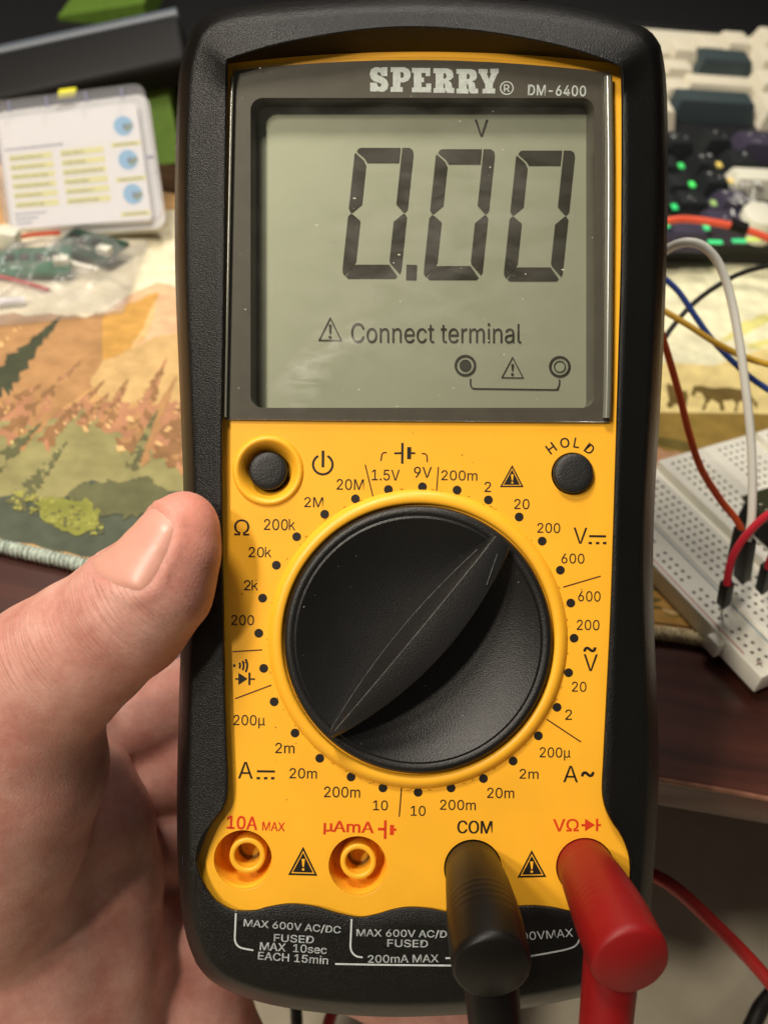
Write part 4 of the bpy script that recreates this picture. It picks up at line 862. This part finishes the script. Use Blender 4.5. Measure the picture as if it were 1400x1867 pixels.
# ================================================================== keyboard
kf = D(1210, 492, 0); kx = (D(1400, 497, 0) - kf); kx[2] = 0; kx /= np.linalg.norm(kx); ky = np.array([-kx[1], kx[0], 0]); SLP = .16
kn_ = np.array([*(-ky[:2] * SLP), 1.]); kn_ /= np.linalg.norm(kn_); kyt = np.cross(kn_, kx)
def KP(px, py, off):                                                    # measured point on the keyboard's sloping top, raised by off
    p0 = kf + np.array([0, 0, 14.]) + kn_ * off; d = ray(px, py); return CAM + d * (((p0 - CAM) @ kn_) / (d @ kn_))
kt = thing('keyboard', kf + ky * 90, 'black mechanical keyboard with white, slate and black keycaps and green lights, behind the breadboard', 'keyboard')
case = mat('keyboard_case', (26, 26, 25), .5, .4, var=.1)
p0 = kf + np.array([0, 0, 0]); KL, KR, KD = -120, 190, 172
mb = MB(); c0 = [kf + kx * x_ + ky * y_ + np.array([0, 0, z_]) for x_, y_, z_ in [(KL, 0, 4), (KR, 0, 4), (KR, KD, 4), (KL, KD, 4), (KL, 1.5, 14), (KR, 1.5, 14), (KR, KD, 14 + SLP * KD), (KL, KD, 14 + SLP * KD), (KL, 10, 15), (KR, 10, 15)]]
mb.add(c0[:8], [[3, 2, 1, 0], [0, 1, 5, 4], [1, 2, 6, 5], [2, 3, 7, 6], [3, 0, 4, 7], [4, 5, 6, 7]])
mb.build('case', case, kt, smooth=0)
mk('front_lip', *box(kf + kx * 35 + ky * 6 + np.array([0, 0, 12.]), kx, kyt, kn_, 155, 6, 9, 2.), case, kt, smooth=40)
mk('key_plate', *box(kf + kx * 35 + ky * 60 + np.array([0, 0, 14 + SLP * 60.]) + kn_ * .5, kx, kyt, kn_, 150, 48, .8), mat('plate_dark', (22, 24, 26), .5), kt, smooth=0)
mk('key_plate', *box(kf + kx * 35 + ky * 138 + np.array([0, 0, 14 + SLP * 138.]) + kn_ * .5, kx, kyt, kn_, 150, 28, .8), mat('plate_white', (214, 210, 190), .5), kt, smooth=0)
wk = mat('keycap_white', (214, 208, 188), .55, .4, var=.03); dk = mat('keycap_slate', (58, 70, 74), .5, .4); bk = mat('keycap_black', (32, 36, 38), .45, .5); pk = mat('keycap_purple', (62, 58, 76), .5, .4)
def key(x0, x1, y0, y1, m, hgt=11., mark=None):
    cc = KP((x0 + x1) / 2, (y0 + y1) / 2, hgt); w = abs((KP(x1, (y0 + y1) / 2, hgt) - KP(x0, (y0 + y1) / 2, hgt)) @ kx) / 2; d = abs((KP((x0 + x1) / 2, y0, hgt) - KP((x0 + x1) / 2, y1, hgt)) @ kyt) / 2
    d = max(d, 4.); g = 2.6; V = []
    for ww, dd, oo in ((w + g, d + g, -hgt + 1.4), (w + .5, d + .5, -1.2), (w, d, -.15), (w - .8, d - .8, 0)):
        for i, j in ((-1, -1), (1, -1), (1, 1), (-1, 1)): V.append(cc + kx * i * ww + kyt * j * dd + kn_ * oo)
    Fc = [[i * 4 + j, i * 4 + (j + 1) % 4, i * 4 + 4 + (j + 1) % 4, i * 4 + 4 + j] for i in range(3) for j in range(4)] + [[12, 13, 14, 15], [3, 2, 1, 0]]
    o = mk('keycap', V, Fc, m, kt, smooth=25)
    if mark:
        mm2 = MB(); rk = random.Random(int(x0 * 7 + y0))
        for k in range(mark):
            u, v = rk.uniform(-.7, .7) * w, rk.uniform(-.6, .6) * d; s = rk.uniform(.3, .8)
            mm2.add([cc + kx * (u + i * s) + kyt * (v + j * s * .6) + kn_ * .05 for i, j in ((-1, -1), (1, -1), (1, 1), (-1, 1))], [[0, 1, 2, 3]])
        mm2.build('legend', mat('legend_white', (200, 200, 200), .6), o, smooth=0)
for a in [(1180, 1214, 74, 94), (1229, 1262, 69, 90), (1277, 1310, 63, 84), (1327, 1361, 57, 78), (1395, 1432, 50, 72)]: key(*a, wk)
for a in [(1150, 1208, 112, 128), (1218, 1256, 108, 124)]: key(*a, wk)
key(1281, 1362, 89, 108, dk); key(1390, 1450, 86, 110, wk)
key(1160, 1210, 150, 168, wk); key(1216, 1246, 141, 160, wk); key(1258, 1364, 138, 152, wk, 9.); key(1390, 1460, 128, 152, wk)
key(1240, 1366, 164, 184, dk); key(1395, 1470, 170, 200, wk); key(1170, 1222, 178, 200, wk)
for a, m, mk_ in [((1222, 1256, 240, 258), bk, 3), ((1291, 1326, 236, 253), bk, 2), ((1356, 1420, 240, 262), pk, 5), ((1175, 1214, 246, 262), bk, 0), ((1190, 1232, 282, 300), bk, 2), ((1274, 1302, 276, 296), bk, 2), ((1334, 1372, 272, 296), bk, 2), ((1222, 1250, 318, 334), bk, 0), ((1288, 1322, 312, 330), bk, 2),
    ((1240, 1284, 350, 366), bk, 2), ((1180, 1226, 352, 368), bk, 0), ((1228, 1280, 398, 424), pk, 0), ((1294, 1350, 382, 410), pk, 4), ((1170, 1214, 402, 426), pk, 0), ((1318, 1360, 346, 366), pk, 16)]: key(*a, m, 9., mk_)
nov = mat('novelty_white', (220, 220, 204), .5); key(1345, 1420, 306, 326, nov, 10.)
gm = MB(); rg = random.Random(11)
for k in range(16):
    x = rg.uniform(1334, 1400); y = rg.uniform(330, 392); q = KP(x, y, 10.2); a_ = rg.uniform(0, 6.3); s1 = rg.uniform(.8, 2.6); s2 = s1 * rg.uniform(.25, .6)
    gm.add([q + kx * (s1 * math.cos(t) * math.cos(a_) - s2 * math.sin(t) * math.sin(a_)) * rg.uniform(.7, 1.1) + kyt * (s1 * math.cos(t) * math.sin(a_) + s2 * math.sin(t) * math.cos(a_)) for t in np.linspace(0, 6.28, 10)[:-1]], [list(range(9))])
tag(gm.build('keycap_print', mat('silver_print', (206, 208, 206), .35, .5), kt, smooth=0), kind='stuff')
c = KP(1390, 388, 12); mk('volume_knob', *tube([c - kn_ * 10, c - kn_ * 1, c, c + kn_ * .4], [8, 8, 7.4, 6.2], 36), nov, kt, smooth=40)
for x, y, cc in [(1241, 302, (70, 214, 110)), (1261, 336, (80, 236, 110)), (1229, 377, (60, 214, 120)), (1214, 410, (60, 220, 140)), (1287, 414, (80, 220, 140)), (1303, 441, (70, 224, 140)), (1347, 439, (70, 214, 140)), (1372, 436, (200, 226, 110)), (1310, 300, (214, 190, 100)), (1331, 329, (226, 200, 120)), (1300, 370, (150, 180, 110))]:
    q = KP(x, y, 9); mk('key_light', *box(q, kx, kyt, kn_, 1.1 if y < 430 else 3., 1.6 if y < 430 else .8, .5, .2), mat('led_%d_%d_%d' % cc, cc, .4, emit=.4), kt, smooth=0)

# ================================================================== left back: parts case, bag, green cartons, stand
ct = thing('parts_case', D(150, 405, MAT_T), 'clear plastic parts case with a white printed card inside, leaning back behind the bag', 'storage case')
def CQ(u, v, off=0.):    # u 0..1 left-right, v 0..1 top-bottom on the case front
    tl, tr, br, bl = W(-22, 186, 410), W(262, 150, 410), W(297, 398, 396), W(10, 418, 396)
    p = (tl * (1 - u) + tr * u) * (1 - v) + (bl * (1 - u) + br * u) * v
    nn = np.cross(tr - tl, bl - tl); nn /= np.linalg.norm(nn)
    if nn @ (CAM - tl) < 0: nn = -nn
    return p + nn * off
def rr_uv(u0, v0, u1, v1, r, asp=1.2, n=6):
    out = []
    for cu, cv, a0 in ((u1 - r, v0 + r * asp, 0), (u0 + r, v0 + r * asp, 90), (u0 + r, v1 - r * asp, 180), (u1 - r, v1 - r * asp, 270)):
        for k in range(n + 1): a = math.radians(a0 + 90 * k / n); out.append((cu + r * math.cos(a), cv - r * asp * math.sin(a)))
    return out
def slab_uv(mb, uv, o0, o1, mi=0):
    k = len(uv); V = [CQ(u, v, o0) for u, v in uv] + [CQ(u, v, o1) for u, v in uv]
    mb.add(V, [[k + j for j in range(k)], list(range(k))[::-1]] + [[j, (j + 1) % k, k + (j + 1) % k, k + j] for j in range(k)], mi)
mb = MB(); slab_uv(mb, rr_uv(0, 0, 1, 1, .07), -9, -6.5); mb.build('tray', mat('tray_plastic', (196, 196, 190), .35, .5), ct, smooth=30)
mb = MB(); slab_uv(mb, rr_uv(.035, .10, .925, .965, .03), -6.3, -3.2); mb.build('card', mat('card_paper', (230, 228, 222), .7, .3, var=.015, vscale=50), ct, smooth=30)
pr_ = MB()
def mark(u0, v0, u1, v1, mi, off=-3.15): pr_.add([CQ(u0, v0, off), CQ(u1, v0, off), CQ(u1, v1, off), CQ(u0, v1, off)], [[0, 1, 2, 3]], mi)
rk = random.Random(5)
for cu, n_ in ((.07, 6), (.40, 6)):
    for k in range(n_):
        v = .40 + k * .073; mark(cu, v, cu + .28, v + .045, 0)
        u = cu + .01; e_ = cu + rk.uniform(.15, .26)
        while u < e_:
            l = rk.uniform(.008, .03); mark(u, v + .018, min(u + l, e_), v + .036, 1, -3.12); u += l + .006
u = .05
while u < .42: l = rk.uniform(.01, .03); mark(u, .345, u + l, .36, 2); u += l + .006
for v in (.85, .885, .92):
    u = .06; e_ = rk.uniform(.14, .28)
    while u < e_: l = rk.uniform(.01, .03); mark(u, v, u + l, v + .014, 2); u += l + .006
for v in (.385, .645, .9): mark(.73, v, .92, v + .035, 0); mark(.75, v + .012, .90, v + .025, 1, -3.12)
for v in (.265, .52, .775):
    for rr_, mi, du_, dv_ in ((.062, 3, 0, 0), (.022, 4, .015, .01)):
        pr_.add([CQ(.825 + du_ + rr_ * math.cos(a), v + dv_ + rr_ * 1.2 * math.sin(a), -3.12 + mi * .01) for a in np.linspace(0, 6.283, 25)[:-1]], [list(range(24))], mi)
    pr_.add([CQ(.83 + a, v + b_, -3.06) for a, b_ in ((-.01, .03), (.05, -.02), (.06, .01), (.02, .05))], [[0, 1, 2, 3]], 5)
pr_.build('card_printing', [mat('card_yellow', (222, 218, 130), .7), mat('card_olive', (132, 130, 60), .7), mat('card_grey', (120, 122, 130), .7), mat('card_blue', (104, 170, 206), .6), mat('card_navy', (46, 84, 110), .6), mat('card_moss', (82, 110, 62), .6)], ct, smooth=0)
mb = MB(); slab_uv(mb, rr_uv(0, 0, 1, 1, .07), -2.6, 0.); mb.build('lid', clear_mat('clear_case', (.96, .96, .98), .10, (.85, .86, .92), .12), ct, smooth=30)
for u0_, v0_, u1_, v1_ in [(u, .02, u + .012, .10) for u in (.13, .37, .62, .85)] + [(.955, .55, 1., .562)]:
    nb_ = MB(); slab_uv(nb_, [(u0_, v0_), (u1_, v0_), (u1_, v1_), (u0_, v1_)], .05, .6); nb_.build('lid_rib', mat('rib_blue_grey', (120, 124, 150), .3), ct, smooth=0)  # lid ribs in one even blue-grey
mk('clip', *box(CQ(.5, -.035, -3), *(lambda a, b_: (a, b_, np.cross(a, b_)))((CQ(1, 0) - CQ(0, 0)) / np.linalg.norm(CQ(1, 0) - CQ(0, 0)), np.array([0, 0, 1.])), 3.4, 1.2, 2, .5), mat('clip_yellow', (226, 222, 60), .45), ct, smooth=30)

green = mat('green_card', (88, 118, 40), .7, .3, var=.12, vscale=300, bump=.35, bscale=900)
def carton(label, quad, depth, top_d):
    """front face from four measured corners, body running back"""
    f = [W(x, y, d) for (x, y), d in zip(quad, depth)]; bck = np.array([-.1, 1., 0]) * top_d
    V = f + [q + bck for q in f]
    o = mk('carton', V, [[0, 1, 2, 3], [7, 6, 5, 4], [0, 4, 5, 1], [1, 5, 6, 2], [2, 6, 7, 3], [3, 7, 4, 0]], green, smooth=0)
    return tag(o, label, 'carton', 'green cartons at the back of the desk')
carton('green cardboard carton standing behind the clear parts case', [(20, 168), (300, 128), (333, 296), (20, 330)], (455, 455, 463, 463), 45)
carton('green cardboard carton showing above the grey bar, right of the dark gap', [(106, 30), (262, 6), (276, 80), (112, 100)], (560, 560, 575, 575), 60)
carton('green cardboard carton showing above the bar at the left edge of the frame', [(-90, 62), (32, 46), (58, 120), (-90, 140)], (555, 555, 570, 570), 60)
stt = thing('monitor_stand', D(200, 170, 0), 'grey black bar of a monitor stand across the back left of the desk', 'monitor stand')
stm = mat('stand_plastic', (22, 22, 23), .6, .25, var=.08, bump=.1)
a, b_, c2, d2 = W(-60, 98, 448), W(330, 14, 448), W(338, 120, 440), W(-60, 190, 440)
ux = (b_ - a) / np.linalg.norm(b_ - a); uy = (d2 - a); uy -= uy @ ux * ux; Lh = np.linalg.norm(uy); uy /= Lh; uz = np.cross(ux, uy)
mk('bar', *box((a + b_ + c2 + d2) / 4 - (uz if uz[1] > 0 else -uz) * -8, ux, uy, uz, np.linalg.norm(b_ - a) / 2, Lh / 2, 8, 3.5), stm, stt, smooth=40)
V, Fc = tube([a - ux * 1 + (uz if uz[1] > 0 else -uz) * 3.5, b_ - ux * 2 + (uz if uz[1] > 0 else -uz) * 3.5], 3.2, 16); mk('top_sheen', V, Fc, mat('sheen_grey', (84, 92, 102), .4, .5), stt, smooth=60)  # lighter strip painting the reflection on the bar's dark top edge
mk('tray', *box((-190, 640, 1.5), (1, 0, 0), (0, 1, 0), (0, 0, 1), 170, 170, 1.4, .5), stm, stt, smooth=40)  # black plate added so the desk behind the bar stays dark
for q in (W(335, 90, 456), W(-70, 150, 456)): mk('leg', *box((q[0], q[1] + 6, q[2] / 2), (1, 0, 0), (0, 1, 0), (0, 0, 1), 6, 8, max(4, q[2] / 2), 2), stm, stt, smooth=40)
mn = thing('monitor', (180, 830, 0), 'dark monitor base and screen edge at the back right above the keyboard', 'monitor')
mk('base', *box((170, 770, 8), (.97, .24, 0), (-.24, .97, 0), (0, 0, 1), 150, 60, 6, 3), stm, mn, smooth=40)
mk('screen', *box((150, 880, 190), (.97, .24, 0), (-.24, .97, 0), (0, 0, 1), 280, 12, 150, 4), mat('screen_black', (18, 18, 18), .3, .5), mn, smooth=40)
mk('neck', *box((160, 850, 80), (.97, .24, 0), (-.24, .97, 0), (0, 0, 1), 30, 10, 76, 3), stm, mn, smooth=40)

# bag with green boards
bgm = clear_mat('bag_film', (.96, .96, .97), .13, (.84, .84, .82), .20, 1.34, .35, 55)
q = [D(-70, 440, 10), D(272, 404, 12), D(225, 560, 6), D(-70, 590, 6)]
def bag_pt(u, v, s):
    p = (q[0] * (1 - u) + q[1] * u) * (1 - v) + (q[3] * (1 - u) + q[2] * u) * v
    bulge = (math.sin(math.pi * u) * math.sin(math.pi * v)) ** .6
    cr_ = math.sin(u * 17 + v * 9) * .9 + math.sin(u * 7 - v * 23 + 1.3) * 1.1 + abs(math.sin(u * 11 + v * 13)) * 2.0 + math.sin(u * 41 - v * 30) * .4
    z = MAT_T + .6 + (bulge * 10 + cr_ * .85 * (.4 + bulge)) * (1 if s else .04) + (0 if not s else .8)
    return [p[0], p[1], max(z, MAT_T + .5)]
ng = 60; mb = MB()
for s in (1, 0): mb.add([bag_pt(i / ng, j / ng, s) for j in range(ng + 1) for i in range(ng + 1)], [[j * (ng + 1) + i, j * (ng + 1) + i + 1, (j + 1) * (ng + 1) + i + 1, (j + 1) * (ng + 1) + i] for j in range(ng) for i in range(ng)])
tag(mb.build('plastic_bag', bgm, smooth=60), 'crumpled clear plastic bag holding green circuit boards, lying on the mat', 'plastic bag')
gp = mat('pcb_green', (40, 96, 72), .4, .5, var=.3, vscale=260)
for lab, c_, r, sx, sy_ in [('green circuit board inside the clear bag, nearer the left edge', D(62, 478, 6), .25, 13, 8), ('darker green circuit board inside the clear bag, nearer the meter', D(165, 448, 7), -.35, 12, 7)]:
    t = thing('circuit_board', c_, lab, 'circuit board', 'circuit boards in the plastic bag'); a_x = np.array([math.cos(r), math.sin(r), .12]); a_x /= np.linalg.norm(a_x); a_y = np.array([-math.sin(r), math.cos(r), .1]); a_y -= a_y @ a_x * a_x; a_y /= np.linalg.norm(a_y); a_z = np.cross(a_x, a_y)
    mk('board', *box(c_, a_x, a_y, a_z, sx, sy_, .8, .1), gp if sx == 13 else mat('pcb_dark', (30, 62, 48), .4, .5, var=.3, vscale=260), t, smooth=0)
    for k in range(4): mk('chip', *box(c_ + a_x * (-8 + 5 * k) + a_y * rk.uniform(-3, 3) + a_z * 1.4, a_x, a_y, a_z, 1.6, 1.2, .6, .1), MATS['chip_black'], t, smooth=0)
    mk('socket', *box(c_ + a_x * (sx - 3) - a_y * 3 + a_z * 2., a_x, a_y, a_z, 2.6, 1.6, 1.4, .2), nov, t, smooth=0)
for i, (lab, pts, col, r) in enumerate([('red wire running under the front edge of the plastic bag', [(-60, 500), (0, 504), (50, 516), (90, 528)], (176, 40, 40), .7), ('orange red wire at the back of the plastic bag', [(-60, 440), (10, 436), (60, 428), (110, 424)], (196, 70, 36), .8), ('white wire inside the plastic bag between the two boards', [(112, 466), (130, 478), (155, 486), (180, 492)], (236, 234, 220), 1.0), ('white strip under the plastic bag near the left edge', [(-50, 556), (0, 552), (45, 548)], (220, 220, 224), 1.6)]):
    w = np.array([D(x, y, 6 if i == 1 else 4.6 + (3 if i == 2 else 0)) for x, y in pts]); V, Fc = tube(cr(w, 8), r, 10); tag(mk('wire', V, Fc, mat('bagwire_%d' % i, col, .4), smooth=60), lab, 'wire')
w = D(12, 432, 8); tag(mk('plug_connector', *box(w, (1, 0, 0), (0, 1, 0), (0, 0, 1), 4.5, 3, 3, .6), nov, smooth=30), 'white plug connector at the left edge behind the plastic bag', 'connector')
